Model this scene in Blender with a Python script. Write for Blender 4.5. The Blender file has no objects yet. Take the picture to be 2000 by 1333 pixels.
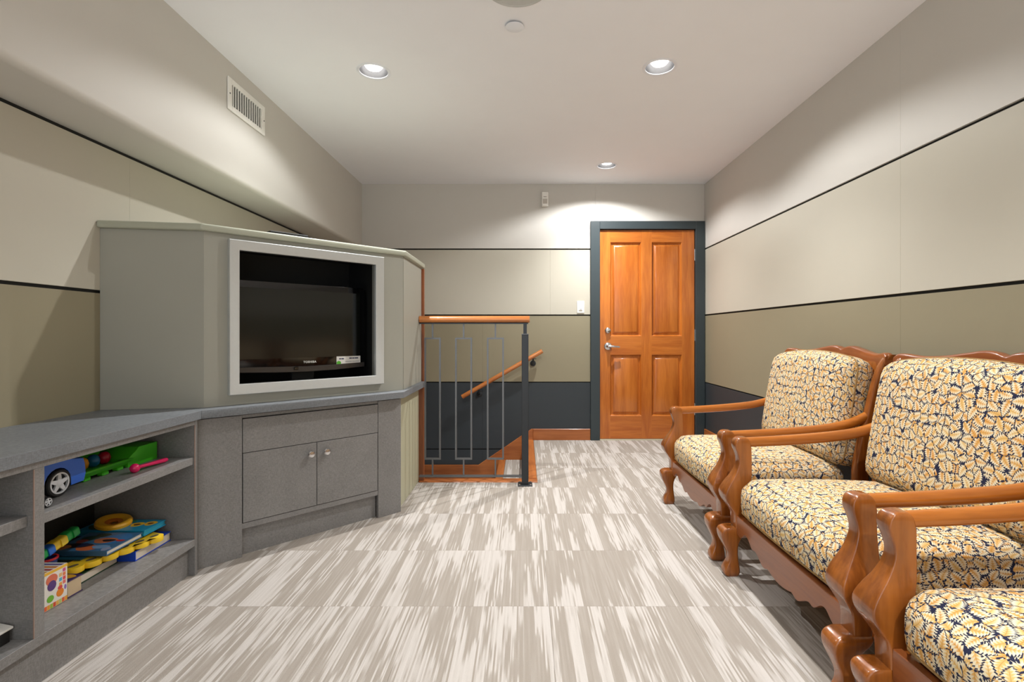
import bpy, bmesh, math, random
from mathutils import Vector, Matrix
random.seed(7)
PI = math.pi
sc = bpy.context.scene
COL = sc.collection

# ------------------------------------------------------------------ camera, world, exposure
cam_d = bpy.data.cameras.new('camera')
cam = bpy.data.objects.new('camera', cam_d)
COL.objects.link(cam)
cam.location = (0, 0, 1.03)
cam.rotation_euler = (PI / 2, 0, 0)
cam_d.sensor_width = 36.0
cam_d.lens = 18.0
cam_d.shift_x = -0.0115
cam_d.shift_y = -0.00675
cam_d.clip_start = 0.05
sc.camera = cam

world = bpy.data.worlds.new('world')
sc.world = world
world.use_nodes = True
bg = world.node_tree.nodes['Background']
bg.inputs[0].default_value = (0.75, 0.86, 1.0, 1)
bg.inputs[1].default_value = 1.0

sc.view_settings.view_transform = 'Standard'
sc.view_settings.look = 'None'
sc.view_settings.gamma = 1.0
sc.view_settings.use_curve_mapping = False
sc.view_settings.exposure = 0.57

CAN_BEAM = 82.0         # main downward beam of each recessed light
CAN_SPILL = 32.0        # wide spill of the recessed lights
REAR_FILL = 420.0       # added rear lights, raised to bounce fill off the floor, beam only
WINDOW_FILL = 10.0     # cool fill from the added window behind the viewpoint
CAN_COL = (1.0, 1.0, 1.0)
FILL_COL = (0.86, 0.93, 1.0)

def area_light(name, loc, rot, sx, sy, power, col):
    d = bpy.data.lights.new(name, 'AREA')
    d.shape = 'RECTANGLE'; d.size = sx; d.size_y = sy
    d.energy = power; d.color = col
    o = bpy.data.objects.new(name, d); COL.objects.link(o)
    o.location = loc; o.rotation_euler = rot
    return o
# cool fill light set at the added, unseen window behind the viewpoint
area_light('window_fill', (-0.1, -3.06, 1.45), (PI / 2, 0, 0), 2.7, 1.7, WINDOW_FILL, FILL_COL)

# ------------------------------------------------------------------ colours and node helpers
def lin(c):
    c = c / 255.0
    return c / 12.92 if c <= 0.04045 else ((c + 0.055) / 1.055) ** 2.4
def S(r, g, b):
    return (lin(r), lin(g), lin(b), 1.0)

class NB:
    """small expression builder over a material's node tree"""
    def __init__(self, name):
        self.m = bpy.data.materials.new(name)
        self.m.use_nodes = True
        self.nt = self.m.node_tree
        self.b = self.nt.nodes['Principled BSDF']
    def n(self, t, **kw):
        nd = self.nt.nodes.new(t)
        for k, v in kw.items():
            setattr(nd, k, v)
        return nd
    def put(self, sock, v):
        if isinstance(v, bpy.types.NodeSocket):
            self.nt.links.new(v, sock)
        else:
            sock.default_value = v
    def m_(self, op, a, b=0.0, c=0.0, clamp=False):
        nd = self.n('ShaderNodeMath', operation=op, use_clamp=clamp)
        self.put(nd.inputs[0], a); self.put(nd.inputs[1], b); self.put(nd.inputs[2], c)
        return nd.outputs[0]
    def add(self, a, b): return self.m_('ADD', a, b)
    def sub(self, a, b): return self.m_('SUBTRACT', a, b)
    def mul(self, a, b): return self.m_('MULTIPLY', a, b)
    def step(self, x, lo, hi):
        nd = self.n('ShaderNodeMapRange', interpolation_type='SMOOTHSTEP')
        self.put(nd.inputs[0], x)
        nd.inputs[1].default_value = lo; nd.inputs[2].default_value = hi
        nd.inputs[3].default_value = 0.0; nd.inputs[4].default_value = 1.0
        return nd.outputs[0]
    def mix(self, f, a, b):
        nd = self.n('ShaderNodeMix', data_type='RGBA')
        self.put(nd.inputs[0], f); self.put(nd.inputs[6], a); self.put(nd.inputs[7], b)
        return nd.outputs[2]
    def coord(self, kind='Object'):
        return self.n('ShaderNodeTexCoord').outputs[kind]
    def scale(self, v, s, off=(0, 0, 0)):
        nd = self.n('ShaderNodeMapping')
        self.put(nd.inputs[0], v)
        nd.inputs[1].default_value = off
        nd.inputs[3].default_value = s
        return nd.outputs[0]
    def sep(self, v):
        nd = self.n('ShaderNodeSeparateXYZ'); self.put(nd.inputs[0], v)
        return nd.outputs
    def comb(self, x, y, z=0.0):
        nd = self.n('ShaderNodeCombineXYZ')
        self.put(nd.inputs[0], x); self.put(nd.inputs[1], y); self.put(nd.inputs[2], z)
        return nd.outputs[0]
    def vadd(self, a, b):
        nd = self.n('ShaderNodeVectorMath', operation='ADD')
        self.put(nd.inputs[0], a); self.put(nd.inputs[1], b)
        return nd.outputs[0]
    def vsub(self, a, b):
        nd = self.n('ShaderNodeVectorMath', operation='SUBTRACT')
        self.put(nd.inputs[0], a); self.put(nd.inputs[1], b)
        return nd.outputs[0]
    def noise(self, v, scale=1.0, detail=2.0, rough=0.5, dim='3D'):
        nd = self.n('ShaderNodeTexNoise', noise_dimensions=dim)
        self.put(nd.inputs['Vector'], v)
        nd.inputs['Scale'].default_value = scale
        nd.inputs['Detail'].default_value = detail
        nd.inputs['Roughness'].default_value = rough
        return nd.outputs[0]
    def bump(self, h, strength=0.2, dist=0.002):
        nd = self.n('ShaderNodeBump')
        nd.inputs['Strength'].default_value = strength
        nd.inputs['Distance'].default_value = dist
        self.put(nd.inputs['Height'], h)
        self.nt.links.new(nd.outputs[0], self.b.inputs['Normal'])
    def out(self, col, rough=0.5, spec=0.5, metal=0.0, coat=0.0):
        self.put(self.b.inputs['Base Color'], col)
        self.put(self.b.inputs['Roughness'], rough)
        self.b.inputs['Specular IOR Level'].default_value = spec
        self.b.inputs['Metallic'].default_value = metal
        self.b.inputs['Coat Weight'].default_value = coat
        self.b.inputs['Coat Roughness'].default_value = 0.12
        return self.m

def plain(name, col, rough=0.5, spec=0.5, metal=0.0, var=0.06, nscale=30.0, bump=0.0, coat=0.0):
    nb = NB(name)
    n = nb.noise(nb.coord(), nscale, 3.0)
    dark = tuple(c * (1 - var) for c in col[:3]) + (1,)
    light = tuple(min(1, c * (1 + var)) for c in col[:3]) + (1,)
    c = nb.mix(n, dark, light)
    if bump:
        nb.bump(n, bump, 0.001)
    return nb.out(c, rough, spec, metal, coat)

def wood_mat(name, light, dark, axis='z', rough=0.28, coat=0.35, fine=1.0):
    nb = NB(name)
    s = {'x': (1.2, 14, 14), 'y': (14, 1.2, 14), 'z': (14, 14, 1.2)}[axis]
    v = nb.scale(nb.coord(), tuple(a * fine for a in s))
    n1 = nb.noise(v, 1.0, 3.0, 0.55)
    v2 = nb.scale(nb.coord(), tuple(a * 6 * fine for a in s))
    n2 = nb.noise(v2, 1.0, 2.0, 0.6)
    f = nb.step(nb.add(nb.mul(n1, 0.7), nb.mul(n2, 0.3)), 0.3, 0.7)
    c = nb.mix(f, dark, light)
    nb.bump(n2, 0.04, 0.0005)
    return nb.out(c, rough, 0.5, 0.0, coat)

def paint_mat(name, col, rough=0.55):
    nb = NB(name)
    co = nb.coord()
    n = nb.noise(co, 5.0, 3.0)
    f = nb.noise(co, 260.0, 1.0)
    dark = tuple(c * 0.97 for c in col[:3]) + (1,)
    c = nb.mix(n, dark, col)
    nb.bump(f, 0.05, 0.0004)
    return nb.out(c, rough, 0.35)

def laminate_mat(name, col):
    """grey woven-look laminate of the base units"""
    nb = NB(name)
    co = nb.coord()
    a = nb.noise(nb.scale(co, (700, 700, 90)), 1.0, 1.0)
    b = nb.noise(nb.scale(co, (90, 90, 800)), 1.0, 1.0)
    c0 = nb.noise(co, 7.0, 2.0)
    f = nb.add(nb.mul(nb.add(a, b), 0.42), nb.mul(c0, 0.16))
    f = nb.step(f, 0.32, 0.68)
    dark = tuple(c * 0.72 for c in col[:3]) + (1,)
    light = tuple(c * 1.22 for c in col[:3]) + (1,)
    return nb.out(nb.mix(f, dark, light), 0.42, 0.45)

def fabric_mat(name):
    """leaf print upholstery: cream and gold serrated leaves on navy, over UVs in metres"""
    nb = NB(name)
    uv = nb.coord('UV')
    navy = (0.018, 0.021, 0.05, 1)
    def layer(sx, off, size):
        p = nb.scale(uv, (sx, sx, 1), off)
        w = nb.noise(p, 0.7, 1.0, 0.5, '2D')
        vo = nb.n('ShaderNodeTexVoronoi', voronoi_dimensions='2D', feature='F1')
        nb.put(vo.inputs['Vector'], p)
        vo.inputs['Scale'].default_value = 1.0
        vo.inputs['Randomness'].default_value = 0.72
        d = nb.vsub(p, vo.outputs['Position'])
        cr = nb.sep(vo.outputs['Color'])
        rot = nb.n('ShaderNodeVectorRotate', rotation_type='Z_AXIS')
        nb.put(rot.inputs['Vector'], d)
        nb.put(rot.inputs['Angle'], nb.mul(cr[0], 6.2832))
        q = nb.sep(rot.outputs[0])
        u = q[0]; v = q[1]
        v = nb.add(v, nb.mul(nb.mul(u, u), 0.25))
        a = nb.m_('ABSOLUTE', v)
        un = nb.m_('DIVIDE', u, size)
        wid = nb.mul(nb.sub(1.0, nb.mul(un, un)), size * 0.57)
        wid = nb.mul(wid, nb.sub(1.0, nb.mul(un, 0.35)))
        t = nb.m_('FRACT', nb.mul(nb.sub(u, nb.mul(a, 0.85)), 4.6))
        edge = nb.mul(wid, nb.sub(1.02, nb.mul(t, 0.42)))
        diff = nb.sub(edge, a)
        ve = nb.n('ShaderNodeTexVoronoi', voronoi_dimensions='2D', feature='DISTANCE_TO_EDGE')
        nb.put(ve.inputs['Vector'], p)
        ve.inputs['Scale'].default_value = 1.0
        ve.inputs['Randomness'].default_value = 0.72
        gap = nb.add(ve.outputs['Distance'], nb.mul(nb.sub(t, 0.5), -0.10))
        diff = nb.m_('MINIMUM', diff, nb.sub(gap, 0.04))
        mask = nb.step(diff, 0.0, 0.03)
        halo = nb.step(diff, -0.09, -0.05)
        g = nb.m_('DIVIDE', a, nb.m_('MAXIMUM', wid, 0.03))
        g = nb.add(g, nb.mul(nb.sub(t, 0.5), 0.5))
        g = nb.add(g, nb.mul(nb.sub(cr[1], 0.5), 0.3))
        g = nb.add(g, nb.mul(un, 0.25))
        gold = nb.mix(cr[2], S(208, 150, 72), S(216, 178, 108))
        cream = nb.mix(cr[1], S(224, 216, 192), S(219, 207, 176))
        c = nb.mix(nb.step(g, 0.04, 0.58), gold, cream)
        rib = nb.step(nb.m_('ABSOLUTE', v), 0.03, 0.0)
        rib = nb.mul(rib, nb.step(un, 0.5, 0.0))
        c = nb.mix(nb.mul(rib, 0.55), c, S(150, 98, 52))
        return mask, halo, c
    m2, h2, c2 = layer(30.0, (3.37, 1.71, 0), 1.05)
    m1, h1, c1 = layer(28.0, (0.1, 0.2, 0), 0.80)
    col = nb.mix(m2, navy, c2)
    col = nb.mix(h1, col, navy)
    col = nb.mix(m1, col, c1)
    wv = nb.noise(nb.scale(uv, (900, 900, 1)), 1.0, 1.0, 0.5, '2D')
    nb.bump(wv, 0.15, 0.0006)
    return nb.out(col, 0.85, 0.2)

def carpet_mat(name, obj_rand=True):
    nb = NB(name)
    co = nb.coord()
    r = nb.n('ShaderNodeObjectInfo').outputs['Random']
    xyz = nb.sep(co)
    xq = nb.m_('DIVIDE', nb.m_('FLOOR', nb.mul(xyz[0], 170.0)), 170.0)
    off = nb.mul(r, 91.7)
    x1 = nb.add(xq, off)
    xc = nb.add(nb.m_('DIVIDE', nb.m_('FLOOR', nb.mul(xyz[0], 26.0)), 26.0), off)
    yy = xyz[1]
    blk = nb.noise(nb.comb(nb.mul(xc, 23.0), nb.mul(yy, 1.7), off), 1.0, 1.0, 0.5)
    band = nb.noise(nb.comb(nb.mul(x1, 17.0), nb.mul(yy, 0.9), off), 1.0, 1.5, 0.55)
    fine = nb.noise(nb.comb(nb.mul(x1, 170.0), nb.mul(yy, 2.6), off), 1.0, 2.0, 0.6)
    rag = nb.noise(nb.comb(nb.mul(x1, 330.0), nb.mul(yy, 5.0), off), 1.0, 1.0, 0.5)
    zone = nb.add(nb.add(nb.mul(blk, 0.55), nb.mul(band, 0.45)), nb.mul(nb.sub(rag, 0.5), 0.16))
    solid = nb.step(zone, 0.462, 0.49)
    light = nb.step(zone, 0.53, 0.59)
    thr = nb.step(nb.add(fine, nb.mul(nb.sub(zone, 0.5), 1.1)), 0.46, 0.60)
    f = nb.mul(solid, nb.m_('MAXIMUM', nb.mul(thr, 0.92), nb.mul(light, 0.8)))
    f = nb.add(nb.mul(f, 0.82), nb.mul(nb.step(fine, 0.38, 0.68), 0.20))
    pile = nb.noise(co, 520.0, 2.0, 0.7)
    taupe = nb.mix(pile, S(140, 131, 121), S(174, 165, 154))
    cream = nb.mix(pile, S(182, 175, 168), S(214, 208, 202))
    col = nb.mix(f, taupe, cream)
    nb.bump(pile, 0.6, 0.004)
    return nb.out(col, 0.95, 0.1)

def emit_mat(name, col, strength):
    nb = NB(name)
    nb.b.inputs['Base Color'].default_value = (0.9, 0.9, 0.9, 1)
    nb.b.inputs['Emission Color'].default_value = col
    nb.b.inputs['Emission Strength'].default_value = strength
    return nb.m

# ------------------------------------------------------------------ mesh helpers
class MB:
    def __init__(self):
        self.v = []; self.f = []; self.mi = []; self.mats = []; self.uv = None
    def mat(self, m):
        if m not in self.mats:
            self.mats.append(m)
        return self.mats.index(m)
    def addv(self, pts, M=None):
        i = len(self.v)
        for p in pts:
            p = Vector(p)
            self.v.append(M @ p if M else p)
        return i
    def face(self, idx, m=0):
        self.f.append(tuple(idx)); self.mi.append(m)
    def box(self, x0, x1, y0, y1, z0, z1, m=0, M=None):
        i = self.addv([(x0, y0, z0), (x1, y0, z0), (x1, y1, z0), (x0, y1, z0),
                       (x0, y0, z1), (x1, y0, z1), (x1, y1, z1), (x0, y1, z1)], M)
        for q in ((3, 2, 1, 0), (4, 5, 6, 7), (0, 1, 5, 4), (1, 2, 6, 5), (2, 3, 7, 6), (3, 0, 4, 7)):
            self.face([i + k for k in q], m)
        return self
    def loft(self, rings, m=0, caps=True, closed=True, M=None):
        n = len(rings[0])
        base = [self.addv(r, M) for r in rings]
        for a, b in zip(base[:-1], base[1:]):
            for k in range(n if closed else n - 1):
                k2 = (k + 1) % n
                self.face((a + k, a + k2, b + k2, b + k), m)
        if caps:
            self.face([base[0] + k for k in range(n)][::-1], m)
            self.face([base[-1] + k for k in range(n)], m)
        return self
    def prism(self, pts, axis, a, b, m=0, M=None):
        """polygon in a plane pushed along axis from a to b"""
        def P(p, t):
            if axis == 'x': return (t, p[0], p[1])
            if axis == 'y': return (p[0], t, p[1])
            return (p[0], p[1], t)
        return self.loft([[P(p, a) for p in pts], [P(p, b) for p in pts]], m, True, True, M)
    def tube(self, path, r, n=10, m=0, caps=True, closed=False, M=None):
        path = [Vector(p) for p in path]
        rad = r if isinstance(r, (list, tuple)) else [r] * len(path)
        rings = []
        L = len(path)
        t0 = (path[1] - path[0]).normalized()
        up = Vector((0, 0, 1)) if abs(t0.z) < 0.9 else Vector((1, 0, 0))
        nrm = t0.cross(up).normalized()
        for i, p in enumerate(path):
            if closed:
                t = (path[(i + 1) % L] - path[i - 1]).normalized()
            else:
                t = (path[min(i + 1, L - 1)] - path[max(i - 1, 0)]).normalized()
            nrm = (nrm - t * nrm.dot(t)).normalized()
            bn = t.cross(nrm)
            rings.append([p + (nrm * math.cos(2 * PI * k / n) + bn * math.sin(2 * PI * k / n)) * rad[i] for k in range(n)])
        if closed:
            rings.append(rings[0])
        return self.loft(rings, m, caps and not closed, True, M)
    def lathe(self, prof, c, axis='z', n=24, m=0, caps=True, M=None):
        """profile of (radius, height) pairs turned about axis through c"""
        rings = []
        for r, h in prof:
            ring = []
            for k in range(n):
                a = 2 * PI * k / n
                x, y = r * math.cos(a), r * math.sin(a)
                if axis == 'z': ring.append((c[0] + x, c[1] + y, c[2] + h))
                elif axis == 'x': ring.append((c[0] + h, c[1] + x, c[2] + y))
                else: ring.append((c[0] + y, c[1] + h, c[2] + x))
            rings.append(ring)
        return self.loft(rings, m, caps, True, M)
    def build(self, name, mats=None, parent=None, bevel=0.0, seg=1, smooth=35, uvs=None, flat=False):
        if mats is not None and not isinstance(mats, (list, tuple)):
            mats = [mats]
        mats = mats if mats is not None else self.mats
        if parent is not None:
            org = Vector(parent['_org']) if '_org' in parent else Vector((0, 0, 0))
        else:
            xs = [p.x for p in self.v]; ys = [p.y for p in self.v]; zs = [p.z for p in self.v]
            org = Vector(((min(xs) + max(xs)) / 2, (min(ys) + max(ys)) / 2, min(zs)))
        me = bpy.data.meshes.new(name)
        me.from_pydata([tuple(p - org) for p in self.v], [], self.f)
        for m in mats:
            me.materials.append(m)
        for p, k in zip(me.polygons, self.mi):
            p.material_index = k
        if self.uv:
            l = me.uv_layers.new(name='UVMap')
            for p, fuv in zip(me.polygons, self.uv):
                for li, q in zip(p.loop_indices, fuv):
                    l.data[li].uv = q
        bm = bmesh.new(); bm.from_mesh(me)
        bmesh.ops.recalc_face_normals(bm, faces=bm.faces)
        if bevel:
            ed = [e for e in bm.edges if len(e.link_faces) == 2 and e.calc_face_angle(0) > 0.6]
            bmesh.ops.bevel(bm, geom=ed, offset=bevel, segments=seg, profile=0.6, affect='EDGES', clamp_overlap=True)
        bm.to_mesh(me); bm.free()
        if not flat:
            me.shade_smooth()
            me.set_sharp_from_angle(angle=math.radians(smooth))
        o = bpy.data.objects.new(name, me)
        COL.objects.link(o)
        if parent is not None:
            o.parent = parent
            o['_org'] = list(org)
        else:
            o.location = org
            o['_org'] = list(org)
        return o

def tag(o, label, cat, group=None, kind=None):
    o['label'] = label; o['category'] = cat
    if group: o['group'] = group
    if kind: o['kind'] = kind
    return o
def thing(name, label, cat, loc, group=None, kind=None):
    o = bpy.data.objects.new(name, None)
    COL.objects.link(o)
    o.empty_display_size = 0.1
    o.location = loc
    o['_org'] = list(loc)
    return tag(o, label, cat, group, kind)
def copy_tree(o, parent=None):
    c = o.copy(); COL.objects.link(c)
    if parent is not None: c.parent = parent
    for ch in list(o.children):
        copy_tree(ch, c)
    return c
def bx(name, x0, x1, y0, y1, z0, z1, m, parent=None, bevel=0.0, seg=1):
    return MB().box(x0, x1, y0, y1, z0, z1).build(name, m, parent, bevel, seg)
def smooth_path(pts, k=6):
    """Catmull-Rom through tuples of any length"""
    out = []
    n = len(pts)
    for i in range(n - 1):
        p0 = pts[max(i - 1, 0)]; p1 = pts[i]; p2 = pts[i + 1]; p3 = pts[min(i + 2, n - 1)]
        for j in range(k):
            t = j / k
            out.append(tuple(0.5 * ((2 * b) + (c - a) * t + (2 * a - 5 * b + 4 * c - d) * t * t + (-a + 3 * b - 3 * c + d) * t ** 3)
                             for a, b, c, d in zip(p0, p1, p2, p3)))
    out.append(tuple(pts[-1]))
    return out
def rrect(x0, x1, y0, y1, r, k=3):
    """rounded rectangle outline"""
    r = min(r, (x1 - x0) * 0.49, (y1 - y0) * 0.49)
    pts = []
    for cx, cy, a0 in ((x1 - r, y1 - r, 0), (x0 + r, y1 - r, 90), (x0 + r, y0 + r, 180), (x1 - r, y0 + r, 270)):
        for j in range(k + 1):
            a = math.radians(a0 + 90 * j / k)
            pts.append((cx + r * math.cos(a), cy + r * math.sin(a)))
    return pts

# ------------------------------------------------------------------ materials
M_TOP = paint_mat('wall_top_band', S(206, 203, 196))
M_MID = paint_mat('wall_middle_band', S(190, 185, 170))
M_LOW = paint_mat('wall_olive_band', S(144, 136, 112))
M_DARK = paint_mat('wall_charcoal_band', S(54, 60, 64), 0.5)
M_GROOVE = plain('groove_black', S(24, 24, 22), 0.8)
M_CEIL = paint_mat('ceiling_white', S(245, 247, 252), 0.8)
M_FRAME = paint_mat('charcoal_door_frame', S(56, 65, 68), 0.4)
M_CARPET = carpet_mat('striped_carpet')
M_DOOR = wood_mat('cherry_door_wood', S(202, 119, 45), S(168, 87, 26), 'z')
M_DOORH = wood_mat('cherry_rail_wood', S(202, 119, 45), S(168, 87, 26), 'x')
M_TRIM = wood_mat('cherry_trim_wood', S(178, 106, 52), S(142, 76, 33), 'x', 0.35, 0.2)
M_RAIL = wood_mat('cherry_handrail_wood', S(202, 126, 62), S(172, 98, 42), 'x', 0.3, 0.4)
M_TRIMZ = wood_mat('cherry_board_wood', S(156, 88, 42), S(122, 62, 26), 'z', 0.35, 0.2)
M_TRIMY = wood_mat('cherry_nosing_wood', S(186, 112, 54), S(150, 82, 34), 'y', 0.35, 0.2)
M_CHAIR = wood_mat('armchair_wood', S(160, 92, 34), S(114, 60, 20), 'z', 0.25, 0.5)
M_CHAIRX = wood_mat('armchair_rail_wood', S(192, 114, 38), S(152, 84, 25), 'x', 0.25, 0.5)
M_CHAIRY = wood_mat('armchair_apron_wood', S(154, 88, 44), S(124, 66, 30), 'y', 0.3, 0.3)
M_FABRIC = fabric_mat('leaf_print_fabric')
M_PIPE = plain('piping_fabric', S(150, 120, 78), 0.9, 0.1, var=0.6, nscale=120)
M_LAM = laminate_mat('grey_laminate', S(128, 126, 124))
M_LAMTOP = laminate_mat('grey_laminate_top', S(116, 120, 124))
M_LAMEDGE = plain('laminate_seam', S(150, 122, 108), 0.5)
M_SHELFDK = laminate_mat('grey_laminate_shaded', S(52, 50, 46))  # laminate darkened so the shade of the bays is painted into the back panel
M_SAGE = paint_mat('sage_paint', S(158, 157, 146), 0.5)
M_CAP = paint_mat('sage_cap_paint', S(168, 170, 153), 0.4)
M_SIDE = paint_mat('olive_side_panel', S(178, 176, 150), 0.5)
M_SILVER = plain('silver_frame', S(196, 199, 198), 0.35, 0.5, 0.35, 0.03, 90)
M_BLACK = plain('matte_black', S(16, 16, 16), 0.7)
M_GLOSS = plain('gloss_black', S(9, 9, 10), 0.08, 0.6, 0, 0.02)
M_SCREEN = plain('screen_black', S(17, 19, 17), 0.12, 0.5, 0, 0.02)
M_CHROME = plain('brushed_chrome', S(212, 212, 214), 0.22, 0.5, 1.0, 0.03)
M_STEEL = plain('dark_steel', S(104, 106, 108), 0.35, 0.5, 0.6, 0.08)
M_STEELB = plain('black_steel', S(46, 49, 52), 0.38, 0.5, 0.4, 0.08)
M_WHITE = plain('white_plastic', S(240, 238, 232), 0.4, var=0.02)
M_VENT = plain('white_vent_enamel', S(240, 239, 234), 0.4, var=0.02)
M_VENTIN = plain('vent_inside', S(44, 44, 43), 0.7)
M_REFL = plain('can_reflector', S(104, 104, 106), 0.35, 0.5, 0.3, 0.02)
M_BULB = emit_mat('lamp_glow', (1.0, 0.97, 0.92, 1), 4.0)
M_SPEAKER = plain('speaker_grille', S(196, 198, 196), 0.8)
M_CWHITE = plain('ceiling_fitting_white', S(236, 240, 248), 0.5, var=0.01)

def col(name, r, g, b, rough=0.4, **k):
    return plain(name, S(r, g, b), rough, **k)

# ------------------------------------------------------------------ room measures
XL, XR, YN, YB, ZC = -1.84, 1.758, -3.0, 4.98, 2.49
SX, SZ = -1.574, 1.868             # soffit face and underside
ZG = [ZC, 1.857, 1.214, 0.562, -0.09, -0.75]
BANDM = [M_TOP, M_MID, M_LOW, M_DARK, M_DARK]
PT = 0.012                         # wall panel thickness

def struct(o, label, cat):
    return tag(o, label, cat, None, 'structure')

# ---- walls: a dark backing with panels standing proud of it, grooves between
def panel_rects(a0, a1, seams, zlist, zmin=-1, gaps=(0.0, 0.014, 0.014, 0.010, 0.010, 0)):
    rects = []
    for b in range(len(zlist) - 1):
        zt = zlist[b] - gaps[b] / 2; zb = zlist[b + 1] + gaps[b + 1] / 2
        if zt <= zmin: continue
        zb = max(zb, zmin)
        ss = [a0] + [s for s in seams[b] if a0 < s < a1] + [a1]
        for i in range(len(ss) - 1):
            l = ss[i] + (0.0002 if i else 0); r = ss[i + 1] - (0.0002 if i < len(ss) - 2 else 0)
            rects.append((b, l, r, zb, zt))
    return rects

wr = bx('wall_right', XR + PT, XR + 0.12, YN, YB + 0.12, -0.05, ZC + 0.02, M_GROOVE)
struct(wr, 'right wall of wide beige, olive and charcoal panels behind the armchairs', 'wall')
sy = [[-0.05, 2.39]] * 5
for b, l, r, zb, zt in panel_rects(YN, YB, sy, ZG[:4] + [0.0], 0.0):
    bx('panel', XR, XR + PT + 0.001, l, r, zb, zt, BANDM[b], wr, 0.0005)

wl = bx('wall_left', XL - 0.12, XL - PT, YN, YB + 0.12, -0.75, ZC + 0.02, M_GROOVE)
struct(wl, 'left wall of beige and olive panels under the soffit', 'wall')
for b, l, r, zb, zt in panel_rects(YN, YB, sy, [SZ + 0.02, 1.857, 1.214, 0.562, -0.09, -0.75], -0.75):
    if b == 0: continue
    bx('panel', XL - PT - 0.001, XL, l, r, zb, zt, BANDM[b], wl, 0.0005)

# back wall backing, with the doorway left open
DX0, DX1, DZ1 = 0.727, 1.673, 2.05
m = MB()
m.box(XL - 0.12, DX0, YB + PT, YB + 0.12, -0.75, ZC + 0.02)
m.box(DX1, XR + 0.12, YB + PT, YB + 0.12, -0.05, ZC + 0.02)
m.box(DX0, DX1, YB + PT, YB + 0.12, DZ1, ZC + 0.02)
m.box(DX0, DX1, YB + 0.10, YB + 0.12, -0.05, DZ1)
wb = m.build('wall_back', M_GROOVE)
struct(wb, 'back wall of beige, olive and charcoal panels beside the wooden door', 'wall')
FX0, FX1, FZ = 0.647, 1.753, 2.125
for b, l, r, zb, zt in panel_rects(SX, FX0 + 0.008, [[], [0.257], [-0.4], [-0.4], [-0.4]], ZG, -0.75):
    if b == 0: r = 0.6968
    elif l == SX: l = XL
    bx('panel', l, r, YB, YB + PT + 0.001, zb, zt, BANDM[b], wb, 0.0005)
bx('panel', 0.6972, XR, YB, YB + PT + 0.001, FZ - 0.006, ZC, M_TOP, wb, 0.0012)

# near wall behind the viewpoint; its window is added for fill light
WX0, WX1, WZ0, WZ1 = -1.5, 1.3, 0.6, 2.3
m = MB()
m.box(XL - 0.12, WX0, YN - 0.12, YN, -0.05, ZC + 0.02)
m.box(WX1, XR + 0.12, YN - 0.12, YN, -0.05, ZC + 0.02)
m.box(WX0, WX1, YN - 0.12, YN, -0.05, WZ0)
m.box(WX0, WX1, YN - 0.12, YN, WZ1, ZC + 0.02)
struct(m.build('wall_near', M_TOP), 'beige wall behind the viewpoint with an added wide window', 'wall')
m = MB()
m.box(WX0, WX1, YN - 0.02, YN + 0.02, WZ0, WZ0 + 0.05).box(WX0, WX1, YN - 0.02, YN + 0.02, WZ1 - 0.05, WZ1)
for x in (WX0, (WX0 + WX1) / 2 - 0.025, WX1 - 0.05):
    m.box(x, x + 0.05, YN - 0.02, YN + 0.02, WZ0, WZ1)
struct(m.build('added_window_1', M_WHITE), 'white frame of the added window in the wall behind the viewpoint', 'window')

# soffit: boxed-out band with a rounded lower edge
r = 0.028
prof = [(XL - 0.02, ZC + 0.02), (XL - 0.02, SZ)]
for k in range(9):
    a = math.radians(-90 + 90 * k / 8)
    prof.append((SX - r + r * math.cos(a), SZ + r + r * math.sin(a)))
prof.append((SX, ZC + 0.02))
struct(MB().prism(prof, 'y', YN, YB + 0.01).build('wall_soffit', M_TOP),
       'pale boxed soffit running along the top of the left wall', 'soffit')

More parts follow.
